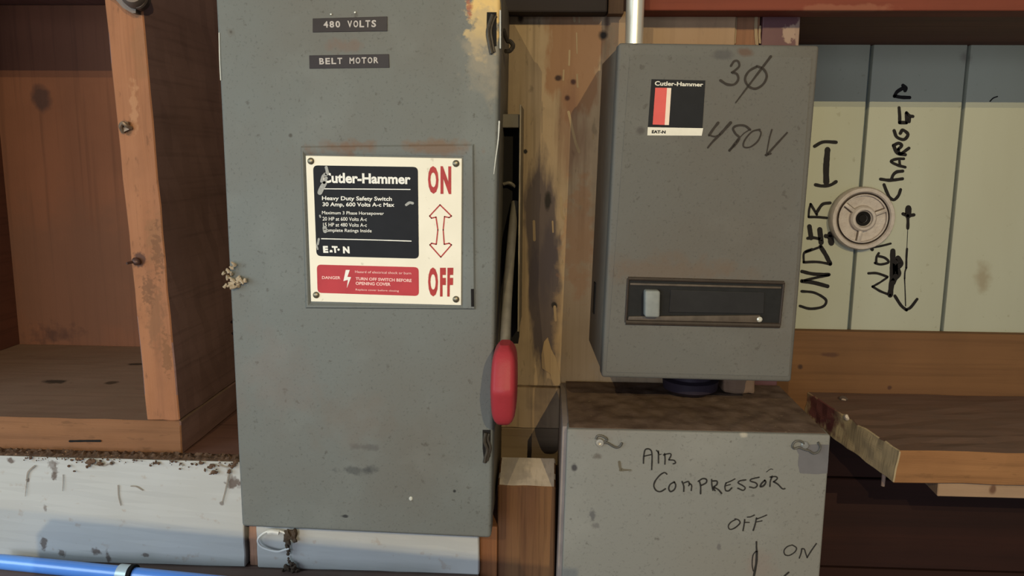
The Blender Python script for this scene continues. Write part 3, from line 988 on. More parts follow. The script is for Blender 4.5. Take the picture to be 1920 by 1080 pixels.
for pts, w, tp in (([(885, 165), (915, 122), (950, 122), (962, 165), (925, 205), (895, 225)], 18, 1), ([(895, 225), (940, 240), (952, 290), (915, 335), (850, 335), (788, 298)], 19, 1.1),
                   ([(1125, 170), (1050, 215), (1015, 285), (1045, 350), (1110, 375), (1180, 335), (1215, 260), (1185, 195), (1125, 168)], 19, 1), ([(1252, 78), (1140, 225), (1030, 370), (930, 502)], 22, 0.5),
                   ([(768, 688), (720, 750), (685, 802)], 21, 1), ([(685, 802), (740, 815), (795, 788)], 13, 1), ([(882, 688), (790, 790), (720, 860), (672, 918)], 26, 0.5),
                   ([(1062, 752), (1010, 715), (940, 715), (905, 742), (928, 790), (962, 828), (925, 890), (870, 942)], 18, 1), ([(962, 828), (920, 880), (872, 945)], 18, 1), ([(1058, 752), (1010, 782), (962, 828)], 9, 1),
                   ([(1152, 750), (1080, 770), (1012, 848), (1002, 908), (1060, 912), (1130, 860), (1162, 785), (1140, 750)], 13, 1),
                   ([(1262, 752), (1242, 820), (1228, 890), (1212, 980)], 13, 0.7), ([(1402, 780), (1310, 880), (1212, 988)], 14, 1.3), ([(1205, 985), (1250, 972)], 18, 1)):
    stroke(m, pts, w * 1.15, taper=tp, **A)
tag(m.build('handwriting', flat('faded_marker_ink', (0.035, 0.027, 0.022), 0.55, var=0.5, scale=300), cov), 'hand marked 3 phase and 480V')
# sticker
m = MB()
slab_poly(m, [(1221.5, 148.5), (1322.5, 151), (1316, 254.5), (1213.5, 254)], RS, 0.0003)
SO = 0.0005
poly(m, [(1214.5, 238.5), (1318.3, 240.5), (1315.5, 254.5), (1213.5, 254)], RS, SO, 1)
poly(m, [(1228.5, 164.5), (1250.5, 164.8), (1246, 234.3), (1223.5, 233.5)], RS, SO, 2)
poly(m, [(1250.5, 164.8), (1258.5, 165), (1254, 234.5), (1246, 234.3)], RS, SO, 3)
text(m, 'Cutler-Hammer', [(1228, 152), (1318.5, 155), (1318, 162.5), (1227.5, 160.5)], RS, SO, 1, 0.025)
text(m, 'EAT-N', [(1222, 244), (1248, 244.6), (1247.5, 250.5), (1221.7, 250)], RS, 0.0007, 0, 0.05)
m.build('brand_sticker', [M_blackp, flat('cream_sticker', (0.74, 0.68, 0.56), 0.4, var=0.15), flat('coral_red_sticker', (0.66, 0.10, 0.085), 0.4, var=0.15, scale=60), flat('pale_pink_sticker', (0.80, 0.62, 0.48), 0.4, var=0.1)], cov)
# slide window: dark recess, rails, knob
M_win = flat('black_bakelite', (0.016, 0.015, 0.014), 0.6, scale=120, var=0.5)
M_rail = flat('dirty_rail', (0.10, 0.075, 0.055), 0.5, scale=90, var=0.7)
wq = [(1177.5, 522), (1469, 530), (1461, 610), (1173, 603.5)]
m = MB()
slab_poly(m, wq, RS, 0.0005)
win = m.build('slide_window', M_win, rx)
rim = MB()
for a, b, r in ((0, 1, 0.0018), (3, 2, 0.0026), (0, 3, 0.0012), (1, 2, 0.0012)):
    tube(rim, [RS.at(*wq[a], 0.0010), RS.at((wq[a][0] + wq[b][0]) / 2, (wq[a][1] + wq[b][1]) / 2, 0.0010), RS.at(*wq[b], 0.0010)], r, 8)
rim.build('window_rim', flat('dark_rim', (0.045, 0.032, 0.024), 0.5, scale=90, var=0.5), win, smooth=True)
m = MB()
q = [RS.at(x, y, 0.0034) for x, y in ((1178, 592), (1424, 590), (1423, 604), (1176, 599))]
m.add_bm(bm_hexa(q, push(q, dR * 0.003), bevel=0.0008))
q = [RS.at(x, y, 0.002) for x, y in ((1181, 530), (1464, 537), (1464, 541), (1181, 534))]
m.add_bm(bm_hexa(q, push(q, dR * 0.0015), bevel=0.0005))
m.build('rail', M_rail, win, smooth=True)
m = MB()
q = [RS.at(x, y, 0.0016) for x, y in ((1257, 543), (1433, 548), (1431, 588), (1254, 585))]
m.add_bm(bm_hexa(q, push(q, dR * 0.001), bevel=0.0006))
m.build('window_inset', flat('smoky_inset', (0.022, 0.020, 0.019), 0.5, scale=60, var=0.4), win)
m = MB()
q = [RS.at(x, y, 0.0125) for x, y in ((1206, 541), (1234, 541.5), (1233, 591), (1205.5, 590.5))]
m.add_bm(bm_hexa(q, push(q, dR * 0.012), bevel=0.0022, seg=3))
tag(m.build('slide_knob', flat('gray_plastic_knob', (0.23, 0.235, 0.215), 0.5, scale=120, var=0.35), win, smooth=True), 'small gray sliding knob')
m = MB()
lathe(m, RS.at(1422, 597.5, 0.0034), nR, [(0.0026, -0.001), (0.0026, 0.0008), (0.0014, 0.0018)], 14)
m.build('screw', flat('bright_screw', (0.8, 0.74, 0.6), 0.3, 0.5), win, smooth=True)
# slot in the left flank
m = MB()
sx = Fq[3] + dR * 0.09
c = P(1103, 580, -0.06)
nn = Vector((-nR.y * -1, 0, 0))
bq = Bq[0].lerp(Bq[3], 0.79)
s0 = bq + dR * 0.088 + Vector((-0.0004, 0, 0.010)); s1 = bq + dR * 0.100 + Vector((-0.0004, 0, 0.010))
m.add_bm(bm_hexa([s0 + Vector((-0.0006, 0, 0)), s1 + Vector((-0.0006, 0, 0)), s1 + Vector((-0.0012, 0, -0.034)), s0 + Vector((-0.0012, 0, -0.034))],
                 [s0 + Vector((0.001, 0, 0)), s1 + Vector((0.001, 0, 0)), s1 + Vector((0.001, 0, -0.034)), s0 + Vector((0.001, 0, -0.034))]))
m.build('side_slot', M_dark, rx)

# conduit into its top
m = MB()
M_emt = Mat('galvanized_conduit', 0.34, 0.65).base((0.86, 0.80, 0.66))
M_emt.mix(M_emt.ramp(M_emt.noise(30, 4, (1, 1, 0.1)), 0.4, 0.7, 0, 0.4), (0.5, 0.42, 0.3))
M_emt = M_emt.done()
yc = -0.085
ca = P(1189, 70, yc); ztop = 0.6
rr = (P(1206.5, 40, yc).x - P(1172.5, 40, yc).x) / 2
zr = Fq[0].z - 0.0015
lathe(m, (ca.x, yc, 0), (0, 0, 1), [(rr * 0.85, zr), (rr, zr + 0.001), (rr, ztop), (rr * 0.9, ztop + 0.001)], 36)
tag(m.build('conduit', M_emt, smooth=True), 'shiny vertical metal conduit entering the right gray box', 'conduit')

# ================================================================== COMPRESSOR BOX
YC = -0.17
CP = YP(YC)
cp = lambda x, y: CP.at(x, y)
cx = thing('switch_cabinet', 'light gray metal box hand marked AIR COMPRESSOR', 'electrical box', (P(1300, 1100, -0.08).x, -0.085, P(1300, 1290, YC).z))
M_grayC = paint('light_gray_enamel', (0.188, 0.181, 0.16), dfac=0.32, off=(8, 1, 3), dirt=(0.19, 0.165, 0.13), patches=(
    dict(center=cp(1120, 856), r=0.0034, c=(0.10, 0.085, 0.07), amt=0.7, nscale=200, soft=0.9, squash=(0.8, 1, 1.4), fac=0.85),
    dict(center=cp(1077, 877), r=0.0026, c=(0.05, 0.045, 0.045), amt=0.4, soft=0.7, squash=(1, 1, 0.8)),
    dict(center=cp(1111, 966), r=0.004, c=(0.08, 0.075, 0.075), amt=0.8, nscale=200, soft=0.8, squash=(1.3, 1, 0.8), fac=0.8),
    dict(center=cp(1117, 985), r=0.003, c=(0.11, 0.10, 0.095), amt=0.8, nscale=200, soft=0.9, fac=0.7),
    dict(center=cp(1348, 1025), r=0.0024, c=(0.11, 0.10, 0.095), amt=0.5, soft=0.8, squash=(1.6, 1, 0.8), fac=0.8),
    dict(center=cp(1430, 1060), r=0.012, c=(0.20, 0.155, 0.13), amt=0.8, nscale=60, soft=1.1, fac=0.5),
    dict(center=cp(1128, 812), r=0.012, c=(0.19, 0.165, 0.14), squash=(0.6, 1, 1.5), amt=0.8, soft=1.1, fac=0.5),
    dict(center=cp(1395, 815), r=0.003, c=(0.34, 0.30, 0.24), amt=0.8, soft=0.8)))
Cq = [(1063.5, 804.5), (1558, 816), (1512, 1400), (1043, 1370)]
Fq = quad(Cq, CP)
m = MB()
Bq = push(grow(Fq, -0.0015), (0, 0.012, 0))
for i in (0, 3):
    Bq[i] = Bq[i] + Vector((-0.0055, 0, 0))
m.add_bm(bm_hexa(Bq, [Vector((p.x, -0.002, p.z)) for p in Bq], bevel=0.0015))
m.build('enclosure_body', flat('pinkish_gray_side', (0.24, 0.195, 0.175), 0.6, scale=60, var=0.4), cx, smooth=True)
m = MB()
m.add_bm(bm_hexa(Fq, push(Fq, (0, 0.022, 0)), bevel=0.0022, seg=3))
# small torn paint corner
stroke(m, [(1161, 866), (1163, 877), (1167, 881)], 5, CP, off=0.0004, mi=1)
stroke(m, [(1163, 881), (1172, 881), (1183, 881)], 5, CP, off=0.0004, mi=1, taper=0.4)
slab_poly(m, [(1497, 836), (1512, 834), (1530, 833), (1554, 834), (1553, 862), (1551, 887), (1530, 889), (1500, 887), (1496, 870), (1498, 852), (1493, 842)], CP, 0.0003, 2)
cc = m.build('cover', [M_grayC, flat('bared_brown', (0.12, 0.10, 0.07), 0.7), flat('gray_tape', (0.135, 0.125, 0.125), 0.7, scale=60, var=0.3)], cx, smooth=True)
m = MB()
A = dict(plane=CP, o=(1190, 830), s=6.4)
for pts, w in (([(105, 245), (108, 170), (122, 90), (155, 72), (190, 85), (205, 120), (208, 200), (203, 320)], 17), ([(105, 162), (160, 150), (205, 140)], 15),
               ([(284, 100), (285, 170), (285, 242)], 17), ([(262, 92), (278, 108), (290, 135)], 17), ([(290, 146), (316, 136)], 10), ([(358, 130), (364, 190), (362, 255)], 17), ([(346, 146), (380, 135), (425, 130), (435, 152), (410, 202)], 16), ([(410, 205), (470, 210), (490, 240), (462, 252)], 16),
               ([(385, 375), (355, 357), (300, 390), (245, 460), (230, 520), (258, 572), (310, 585), (368, 552)], 18), ([(475, 470), (425, 500), (408, 550), (430, 585), (475, 560), (492, 510), (475, 470)], 18),
               ([(568, 465), (588, 520), (588, 582)], 18), ([(588, 482), (640, 465), (656, 490), (648, 515)], 16), ([(650, 485), (682, 510), (678, 572)], 16),
               ([(775, 455), (790, 520), (790, 610)], 20), ([(762, 462), (815, 430), (860, 440), (855, 480), (790, 515)], 18),
               ([(922, 440), (925, 500), (938, 570)], 17), ([(930, 458), (985, 460), (985, 500), (945, 535), (962, 572)], 20), ([(945, 530), (1000, 560), (1042, 606)], 18),
               ([(1097, 480), (1083, 520), (1090, 570), (1128, 575), (1165, 540)], 17), ([(1095, 482), (1150, 460), (1202, 433)], 15), ([(1095, 515), (1147, 500)], 14),
               ([(1332, 445), (1265, 455), (1240, 480), (1290, 510), (1325, 540), (1300, 570), (1238, 545)], 17), ([(1492, 413), (1400, 435), (1390, 460), (1450, 480), (1470, 510), (1440, 540), (1378, 530)], 17),
               ([(1560, 450), (1520, 490), (1508, 525), (1545, 515), (1572, 475), (1560, 450)], 22), ([(1650, 400), (1627, 460), (1622, 522)], 18), ([(1625, 410), (1690, 405), (1710, 430), (1665, 470)], 17), ([(1665, 465), (1720, 500), (1770, 550), (1802, 550)], 17),
               ([(1580, 350), (1630, 315), (1657, 320)], 9)):
    stroke(m, pts, w, **A)
M_pen = flat('black_pen_ink', (0.028, 0.025, 0.022), 0.5, var=0.4, scale=300)
tag(m.build('handwriting', M_pen, cc), 'hand lettered AIR COMPRESSOR')
m = MB()
A = dict(plane=CP, o=(1340, 950), s=8.31)
for pts, w in (([(330, 195), (250, 240), (212, 300), (235, 350), (310, 330), (392, 255), (370, 205), (315, 188)], 20), ([(467, 200), (455, 290), (440, 372)], 22), ([(460, 242), (537, 243)], 18), ([(508, 160), (560, 155), (617, 128)], 19),
               ([(650, 175), (630, 270), (600, 367)], 24), ([(650, 190), (735, 160), (808, 128)], 19), ([(640, 237), (737, 218)], 17),
               ):
    stroke(m, pts, w, **A)
tag(m.build('handwriting', M_pen, cc), 'hand lettered OFF')
m = MB()
for pts, w in (([(650, 545), (650, 620), (655, 700)], 26), ([(655, 690), (650, 850), (632, 960), (610, 1080), (604, 1120)], 36), ([(640, 690), (595, 760), (583, 900), (600, 1000)], 17)):
    stroke(m, pts, w, **A)
tag(m.build('drawn_tick', M_pen, cc), 'long drawn pointer mark under OFF')
m = MB()
for pts, w in (
               ([(1205, 595), (1130, 620), (1080, 680), (1095, 745), (1165, 755), (1250, 700), (1272, 640), (1215, 598)], 19), ([(1355, 660), (1345, 720), (1318, 797)], 22), ([(1358, 652), (1395, 660), (1415, 720), (1440, 792)], 19), ([(1440, 787), (1500, 690), (1582, 573)], 21)):
    stroke(m, pts, w, **A)
tag(m.build('handwriting', M_pen, cc), 'hand lettered ON')
m = MB()
for pts, w in (
               ([(1152, 1020), (1090, 1075), (1060, 1110)], 26),):
    stroke(m, pts, w, **A)
tag(m.build('drawn_tick', M_pen, cc), 'short drawn mark under ON')
M_scr = flat('worn_screw_head', (0.62, 0.57, 0.48), 0.3, 0.7, scale=400, var=0.5)
M_wire = flat('dull_gray_wire', (0.11, 0.10, 0.085), 0.5, 0.3, var=0.4, scale=300)
m = MB()
lathe(m, CP.at(1124.5, 829), (0, -1, 0), [(0.0044, -0.001), (0.0044, 0.001), (0.0036, 0.0025), (0.0016, 0.0026), (0.0014, 0.001)], 20)
s_ = m.build('cover_screw', M_scr, cx, smooth=True)
m = MB()
tube(m, [CP.at(x, y, 0.0016) for x, y in ((1117, 822), (1121, 816), (1130, 817), (1138, 823), (1133, 828), (1140, 830), (1150, 836), (1157, 838), (1163, 835), (1166, 829))], 0.0011, 8)
m.build('tie_wire', M_wire, s_, smooth=True)
m = MB()
lathe(m, CP.at(1509, 834.5), (0, -1, 0), [(0.0040, -0.001), (0.0040, 0.001), (0.0028, 0.0022), (0.001, 0.0024)], 20)
s_ = m.build('cover_screw', flat('dull_screw_head', (0.26, 0.25, 0.23), 0.4, 0.4, scale=400, var=0.5), cx, smooth=True)
m = MB()
tube(m, [CP.at(x, y, 0.0016) for x, y in ((1507, 831), (1500, 826), (1490, 827), (1485, 835), (1489, 840), (1497, 838), (1508, 842), (1516, 844), (1524, 849), (1533, 846), (1537, 837), (1533, 828))], 0.0010, 8)
m.build('tie_wire', M_wire, s_, smooth=True)

# dust lying on its top
ztop = max(p.z for p in Fq)
zt_l, zt_r = Fq[0].z, Fq[1].z
M_dust = Mat('brown_dust', 0.95, 0, 0.1).base((0.15, 0.098, 0.068))
M_dust.mix(M_dust.ramp(M_dust.noise(45, 6), 0.4, 0.7, 0, 0.7), (0.06, 0.034, 0.024))
M_dust.mix(M_dust.ramp(M_dust.noise(200, 3), 0.66, 0.74, 0, 0.6), (0.28, 0.20, 0.13))
M_dust.bump(M_dust.noise(220, 5), 0.35, 0.001)
M_dust = M_dust.done()


def dust(name, x0, x1, y0, y1, zf, amp, mat, nx=90, ny=30, low=0.0004, edge=0.004, freq=60):
    m = MB()
    vs, fs = [], []
    for j in range(ny + 1):
        for i in range(nx + 1):
            x = x0 + (x1 - x0) * i / nx; y = y0 + (y1 - y0) * j / ny
            e = min(1, min(i, nx - i) / 3, min(j, ny - j) / 2)
            h = low + amp * e * max(0, 0.35 + noise.noise(Vector((x, y, 0)) * freq) + 0.5 * noise.noise(Vector((x, y, 3)) * freq * 3))
            vs.append(Vector((x, y, zf(x) + h)))
    for j in range(ny):
        for i in range(nx):
            a = j * (nx + 1) + i
            fs.append((a, a + 1, a + nx + 2, a + nx + 1))
    # underside skirt
    k = len(vs)
    ring = list(range(0, nx + 1)) + [j * (nx + 1) + nx for j in range(1, ny + 1)] + [ny * (nx + 1) + i for i in range(nx - 1, -1, -1)] + [j * (nx + 1) for j in range(ny - 1, 0, -1)]
    for i in ring:
        v = vs[i]
        vs.append(Vector((v.x, v.y, zf(v.x))))
    n_ = len(ring)
    for i in range(n_):
        j = (i + 1) % n_
        fs.append((ring[i], k + i, k + j, ring[j]))
    m.add(vs, fs)
    return m.build(name, mat, smooth=True)


def ztopf(x):
    t = (x - Fq[0].x) / (Fq[1].x - Fq[0].x)
    return zt_l + (zt_r - zt_l) * t - 0.0018


CF = Fq
d_ = dust('dust', Fq[0].x + 0.002, Fq[1].x - 0.003, YC + 0.004, -0.003, lambda x: ztopf(x) + 0.002, 0.0018, M_dust)
tag(d_, 'thick brown dust lying on top of the light gray box', 'dust', kind='stuff')
# nipple and bushing between the two right-hand boxes
m = MB()
c = P(1296, 742, -0.055)
zb0 = ztopf(c.x) + 0.0045
zt0 = quad(Rq, RP)[2].z + 0.004
lathe(m, (c.x, -0.045, 0), (0, 0, 1), [(0.020, zb0), (0.030, zb0 + 0.006), (0.031, zb0 + 0.016), (0.024, zb0 + 0.018), (0.024, zt0 - 0.004)], 24)
tag(m.build('conduit_nipple', flat('dark_purple_plastic', (0.03, 0.022, 0.03), 0.5), smooth=True), 'dark pipe nipple joining the two right gray boxes', 'nipple')
m = MB()
c = P(1384, 728, -0.04)
m.add_bm(box_xyz(c.x - 0.018, c.x + 0.018, -0.045, -0.015, ztopf(c.x) + 0.004, zt0 - 0.004, bevel=0.003, rough=0.002, cuts=4, freq=80))
tag(m.build('wood_scrap', wood('scrap_wood', (0.19, 0.115, 0.07), (0.14, 0.085, 0.05), 'x', 20)), 'tan wood scrap wedged under the right gray box', 'scrap')

# ================================================================== RIGHT: ledger, shelf, dial
M_ledger = wood('ledger_wood', (0.195, 0.094, 0.038), (0.15, 0.070, 0.029), 'x', 10, fine=0.3, patches=(
    dict(center=P(1552, 665, 0.205), r=0.006, c=(0.08, 0.035, 0.02), squash=(0.5, 1, 2), amt=0.6, soft=0.8, fac=0.8),
    dict(center=P(1501, 688, 0.205), r=0.003, c=(0.06, 0.03, 0.02), amt=0.5, soft=0.8),
    dict(center=P(1668, 727, 0.205), r=0.003, c=(0.08, 0.035, 0.02), amt=0.5, soft=0.8)))
YG = 0.205
zsh = P(1800, 741, YG).z
m = MB()
m.add_bm(box_xyz(P(1440, 650, YG).x, 1.0, YG, YG + 0.016, zsh - 0.03, P(1700, 624, YG).z, bevel=0.001, seg=1))
tag(m.build('ledger_board', M_ledger), 'brown horizontal board under the pale planks', 'board')
M_shelf = wood('shelf_wood', (0.305, 0.145, 0.056), (0.25, 0.11, 0.042), 'x', 10, fine=0.35, flecks=0.3)
M_shelftop = wood('dusty_shelf_top', (0.19, 0.105, 0.07), (0.145, 0.08, 0.058), 'x', 10, dusty=(0.145, 0.088, 0.065))
M_mold = wood('moldy_end_grain', (0.52, 0.40, 0.23), (0.40, 0.30, 0.17), 'z', 30, fine=0.5, patches=(
    dict(center=PZ(1550, 765, zsh - 0.01), r=0.03, c=(0.16, 0.055, 0.05), amt=0.6, nscale=60, soft=0.6, squash=(1, 0.6, 1)),))
f0 = PZ(1687, 845, zsh); b0 = PZ(1522, 742, zsh)
yf = f0.y
th = P(1690, 845, yf).z - P(1690, 905, yf).z
m = MB()
Tq = [Vector((f0.x, yf, zsh)), Vector((1.0, yf, zsh)), Vector((1.0, yf, zsh - th)), Vector((f0.x - 0.004, yf, zsh - th))]
Bq = [Vector((b0.x, YG - 0.0005, zsh)), Vector((1.0, YG - 0.0005, zsh)), Vector((1.0, YG - 0.0005, zsh - th)), Vector((b0.x - 0.002, YG - 0.0005, zsh - th))]
bm = bm_hexa(Tq, Bq, rough=0.0022, cuts=14, freq=55, bevel=0.0012, seg=1)
bm.normal_update()
bm.verts.index_update()
vv = [v.co.copy() for v in bm.verts]
for f in bm.faces:
    n_ = f.normal
    mi = 1 if n_.z > 0.75 else (2 if n_.x < -0.6 else 0)
    m.f.append(tuple(v.index for v in f.verts)); m.mi.append(mi)
m.v = vv
bm.free()
tag(m.build('shelf_board', [M_shelf, M_shelftop, M_mold]), 'thick wooden shelf with a ragged moldy cut end', 'shelf')
m = MB()
zu = zsh - th - 0.003
u0 = PZ(1727, 909, zu); u1 = PZ(1757, 932, zu - 0.016)
yu = yf + 0.012
x0 = P(1757, 930, yu).x; xb = P(1727, 908, yu + 0.05).x
zlow = P(1757, 931, yu).z
m.add_bm(bm_hexa([Vector((x0, yu, zu)), Vector((1.0, yu, zu)), Vector((1.0, yu, zlow)), Vector((x0, yu, zlow))],
                 [Vector((x0 + 0.01, YG - 0.01, zu)), Vector((1.0, YG - 0.01, zu)), Vector((1.0, YG - 0.01, zlow)), Vector((x0 + 0.01, YG - 0.01, zlow))], rough=0.001, cuts=6, bevel=0.001, seg=1))
tag(m.build('shelf_cleat', wood('pale_cleat_wood', (0.40, 0.27, 0.17), (0.32, 0.20, 0.12), 'x', 14, patches=(
    dict(center=P(1862, 917, yu), r=0.004, c=(0.14, 0.07, 0.04), amt=0.5, soft=0.8, squash=(1.2, 1, 0.7)),))), 'thin pale board under the shelf', 'board')
m = MB()
pz = P(1657, 892, 0.05)
cyl(m, (pz.x, 0.05, P(1657, 911, 0.05).z), (pz.x, 0.05, P(1657, 880, 0.05).z + 0.004), 0.0023, 0.0026, 12)
tag(m.build('nail', flat('pale_peg', (0.34, 0.23, 0.17), 0.5), smooth=True), 'pale nail end poking down beneath the shelf', 'nail')
m = MB()
sc = PZ(1580, 746, zsh + 0.002)
lathe(m, (sc.x, sc.y, zsh - 0.003), (0.1, -0.35, 1), [(0.0058, 0), (0.0058, 0.0055), (0.0045, 0.007), (0.002, 0.0072)], 6)
tag(m.build('screw', flat('shelf_screw', (0.16, 0.12, 0.10), 0.45, 0.4), smooth=False), 'dark screw head at the back corner of the shelf', 'screw')
m = MB()
lump(m, PZ(1587, 782, zsh + 0.002), 0.0042, (0.8, 1.3, 0.9), 0.5, 300, 2)
tag(m.build('plaster_crumb', flat('white_crumb', (0.62, 0.52, 0.42), 0.8), smooth=True), 'small white crumb at the shelf cut end', 'crumb')

# round cast aluminium wheel on the planks
M_alu = Mat('cast_aluminium', 0.45, 0.12, 0.5).base((0.50, 0.43, 0.37))
M_alu.mix(M_alu.ramp(M_alu.noise(90, 5), 0.42, 0.7, 0, 0.55), (0.33, 0.26, 0.21))
M_alu.bump(M_alu.noise(500, 4), 0.5, 0.0008)
M_alu = M_alu.done()
M_alug = flat('wheel_grime_shade', (0.13, 0.095, 0.07), 0.7, 0.2, scale=200, var=0.5)  # groove grime; doubles as painted shade beside the spokes
dw = thing('handwheel', 'round cast aluminum wheel with three spokes fixed to the pale planks', 'wheel', P(1610, 465, 0.2))
R_ = 58.0 / F * (0.222 - CAM.y - 0.012)
dc = P(1611, 408.5, 0.222)
m = MB()
lathe(m, dc, (0, -1, 0), [(R_ * 0.96, 0.0), (R_, 0.003), (R_, 0.013), (R_ * 0.96, 0.0165), (R_ * 0.86, 0.0165), (R_ * 0.82, 0.0145)], 64, caps=False)
rim = m.build('rim', M_alu, dw, smooth=True)
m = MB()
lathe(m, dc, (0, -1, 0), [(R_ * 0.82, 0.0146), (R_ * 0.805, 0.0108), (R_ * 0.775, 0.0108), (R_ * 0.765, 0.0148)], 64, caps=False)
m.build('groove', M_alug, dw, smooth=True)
m = MB()
lathe(m, dc, (0, -1, 0), [(R_ * 0.765, 0.010), (R_ * 0.765, 0.0152), (R_ * 0.73, 0.0152), (R_ * 0.715, 0.0118), (R_ * 0.42, 0.0112)], 64, caps=False)
m.build('web', M_alu, dw, smooth=True)
m = MB()
lathe(m, dc, (0, -1, 0), [(R_ * 0.42, 0.0108), (R_ * 0.40, 0.0165), (R_ * 0.35, 0.0185), (R_ * 0.28, 0.0185), (R_ * 0.25, 0.0150), (R_ * 0.14, 0.0125)], 48, caps=False)
m.build('hub', M_alu, dw, smooth=True)
m = MB()
lathe(m, dc, (0, -1, 0), [(R_ * 0.135, 0.0122), (R_ * 0.12, 0.0138), (R_ * 0.05, 0.0138)], 24)
lathe(m, dc, (0, -1, 0), [(R_ * 0.235, 0.0150), (R_ * 0.14, 0.0132)], 24, caps=False)
m.build('bore', M_dark, dw)
for a in (143, 22, -97):
    m = MB()
    u = Vector((math.cos(math.radians(a)), 0, math.sin(math.radians(a))))
    w = Vector((-u.z, 0, u.x))
    p0, p1 = dc + u * R_ * 0.38, dc + u * R_ * 0.75
    hw = 0.0026
    Fq = [p0 - w * hw + Vector((0, -0.0162, 0)), p1 - w * hw + Vector((0, -0.0158, 0)), p1 + w * hw + Vector((0, -0.0158, 0)), p0 + w * hw + Vector((0, -0.0162, 0))]
    m.add_bm(bm_hexa(Fq, push(Fq, (0, 0.006, 0)), bevel=0.001, seg=2))
    m.build('spoke', M_alu, dw, smooth=True)
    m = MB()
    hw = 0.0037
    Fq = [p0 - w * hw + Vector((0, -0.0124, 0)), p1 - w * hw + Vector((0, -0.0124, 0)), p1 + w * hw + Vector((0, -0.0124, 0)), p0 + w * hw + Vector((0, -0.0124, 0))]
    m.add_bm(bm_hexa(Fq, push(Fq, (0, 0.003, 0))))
    m.build('spoke_edge_shade', M_alug, bpy.data.objects[[o.name for o in dw.children if o.name.startswith('spoke')][-1]])  # dark strip painting shade along both edges of the spoke

# ================================================================== LEFT: cubby, ledge, white boards
YF = -0.115
zfl = P(200, 787, YF).z               # top of the bottom panel
zbot = P(200, 848, YF).z
xo = lambda y: P(338 - (848 - y) * 0, y, YF).x
kb = lambda x, y: P(x, y, 0.228)
cu = thing('wooden_cubby', 'open brown wooden cubby box with an orange front edge', 'cubby', (P(100, 848, YF).x - 0.05, 0.05, zbot))
M_edge = wood('orange_cut_edge', (0.33, 0.138, 0.062), (0.25, 0.10, 0.047), 'z', 16, fine=0.3, contrast=(0.40, 0.66), flecks=0.5, patches=(
    dict(center=P(238, 238, YF), r=0.006, c=(0.10, 0.05, 0.025), amt=0.7, nscale=150, soft=0.5),
    dict(center=P(262, 488, YF), r=0.007, c=(0.09, 0.04, 0.025), amt=0.7, nscale=150, soft=0.6),
    dict(center=P(290, 440, YF), r=0.012, c=(0.22, 0.10, 0.045), amt=1.0, nscale=120, soft=0.8, squash=(1.6, 1, 0.5), fac=0.7),
    dict(center=P(290, 590, YF), r=0.012, c=(0.19, 0.085, 0.04), amt=1.0, nscale=150, soft=0.8, squash=(1.3, 1, 0.4), fac=0.7),
    dict(center=P(296, 470, YF), r=0.008, c=(0.15, 0.065, 0.03), amt=1.2, nscale=220, soft=0.5, squash=(1.6, 1, 0.35), fac=0.75),
    dict(center=P(278, 545, YF), r=0.007, c=(0.15, 0.065, 0.03), amt=1.2, nscale=220, soft=0.5, squash=(1.2, 1, 0.5), fac=0.75),
    dict(center=P(312, 660, YF), r=0.007, c=(0.16, 0.07, 0.03), amt=1.2, nscale=220, soft=0.5, squash=(1.6, 1, 0.4), fac=0.7),
    dict(center=P(252, 200, YF), r=0.008, c=(0.40, 0.20, 0.10), amt=1.0, nscale=120, soft=0.6, squash=(2.2, 1, 0.35), fac=0.6),
    dict(center=P(263, 95, YF), r=0.010, c=(0.24, 0.11, 0.05), amt=1.0, nscale=60, soft=1.0, squash=(1.5, 1, 0.4), fac=0.6)))
M_cside = wood('brown_side_board', (0.255, 0.145, 0.125), (0.20, 0.11, 0.092), 'y', 12, fine=0.35)
M_cback = wood('brown_back_board', (0.178, 0.068, 0.034), (0.135, 0.052, 0.027), 'z', 9, fine=0.35, patches=(
    dict(center=kb(90, 186), r=0.021, c=(0.045, 0.022, 0.018), amt=0.14, nscale=60, soft=0.3, squash=(1.1, 1, 0.85), fac=0.85),
    dict(center=kb(90, 184), r=0.012, c=(0.11, 0.045, 0.026), amt=0.2, nscale=90, soft=0.5, squash=(1.1, 1, 0.85), fac=0.75),
    dict(center=kb(150, 520), r=0.10, c=(0.12, 0.055, 0.032), amt=0.35, nscale=30, soft=0.6, squash=(0.8, 1, 0.95), fac=0.6),
    dict(center=kb(110, 620), r=0.02, c=(0.05, 0.022, 0.016), amt=0.8, nscale=60, soft=0.9, squash=(0.5, 1, 1.3), fac=0.7)))
M_cfloor = wood('dusty_cubby_floor', (0.21, 0.125, 0.085), (0.165, 0.095, 0.065), 'x', 10, dusty=(0.185, 0.115, 0.078), patches=(
    dict(center=PZ(105, 716, zfl), r=0.010, c=(0.04, 0.025, 0.016), amt=0.7, nscale=90, soft=0.8, squash=(0.7, 1.2, 1)),
    dict(center=PZ(260, 683, zfl), r=0.008, c=(0.04, 0.025, 0.016), amt=0.7, nscale=90, soft=0.8, squash=(0.6, 1.5, 1)),
    dict(center=PZ(210, 718, zfl), r=0.006, c=(0.06, 0.035, 0.02), amt=0.7, nscale=90, soft=0.8)))
M_bfront = wood('orange_bottom_edge', (0.22, 0.098, 0.042), (0.165, 0.07, 0.032), 'x', 12, fine=0.35, flecks=0.45)
M_cleft = wood('red_brown_side', (0.12, 0.042, 0.026), (0.09, 0.033, 0.022), 'y', 10)
ztp = 0.203


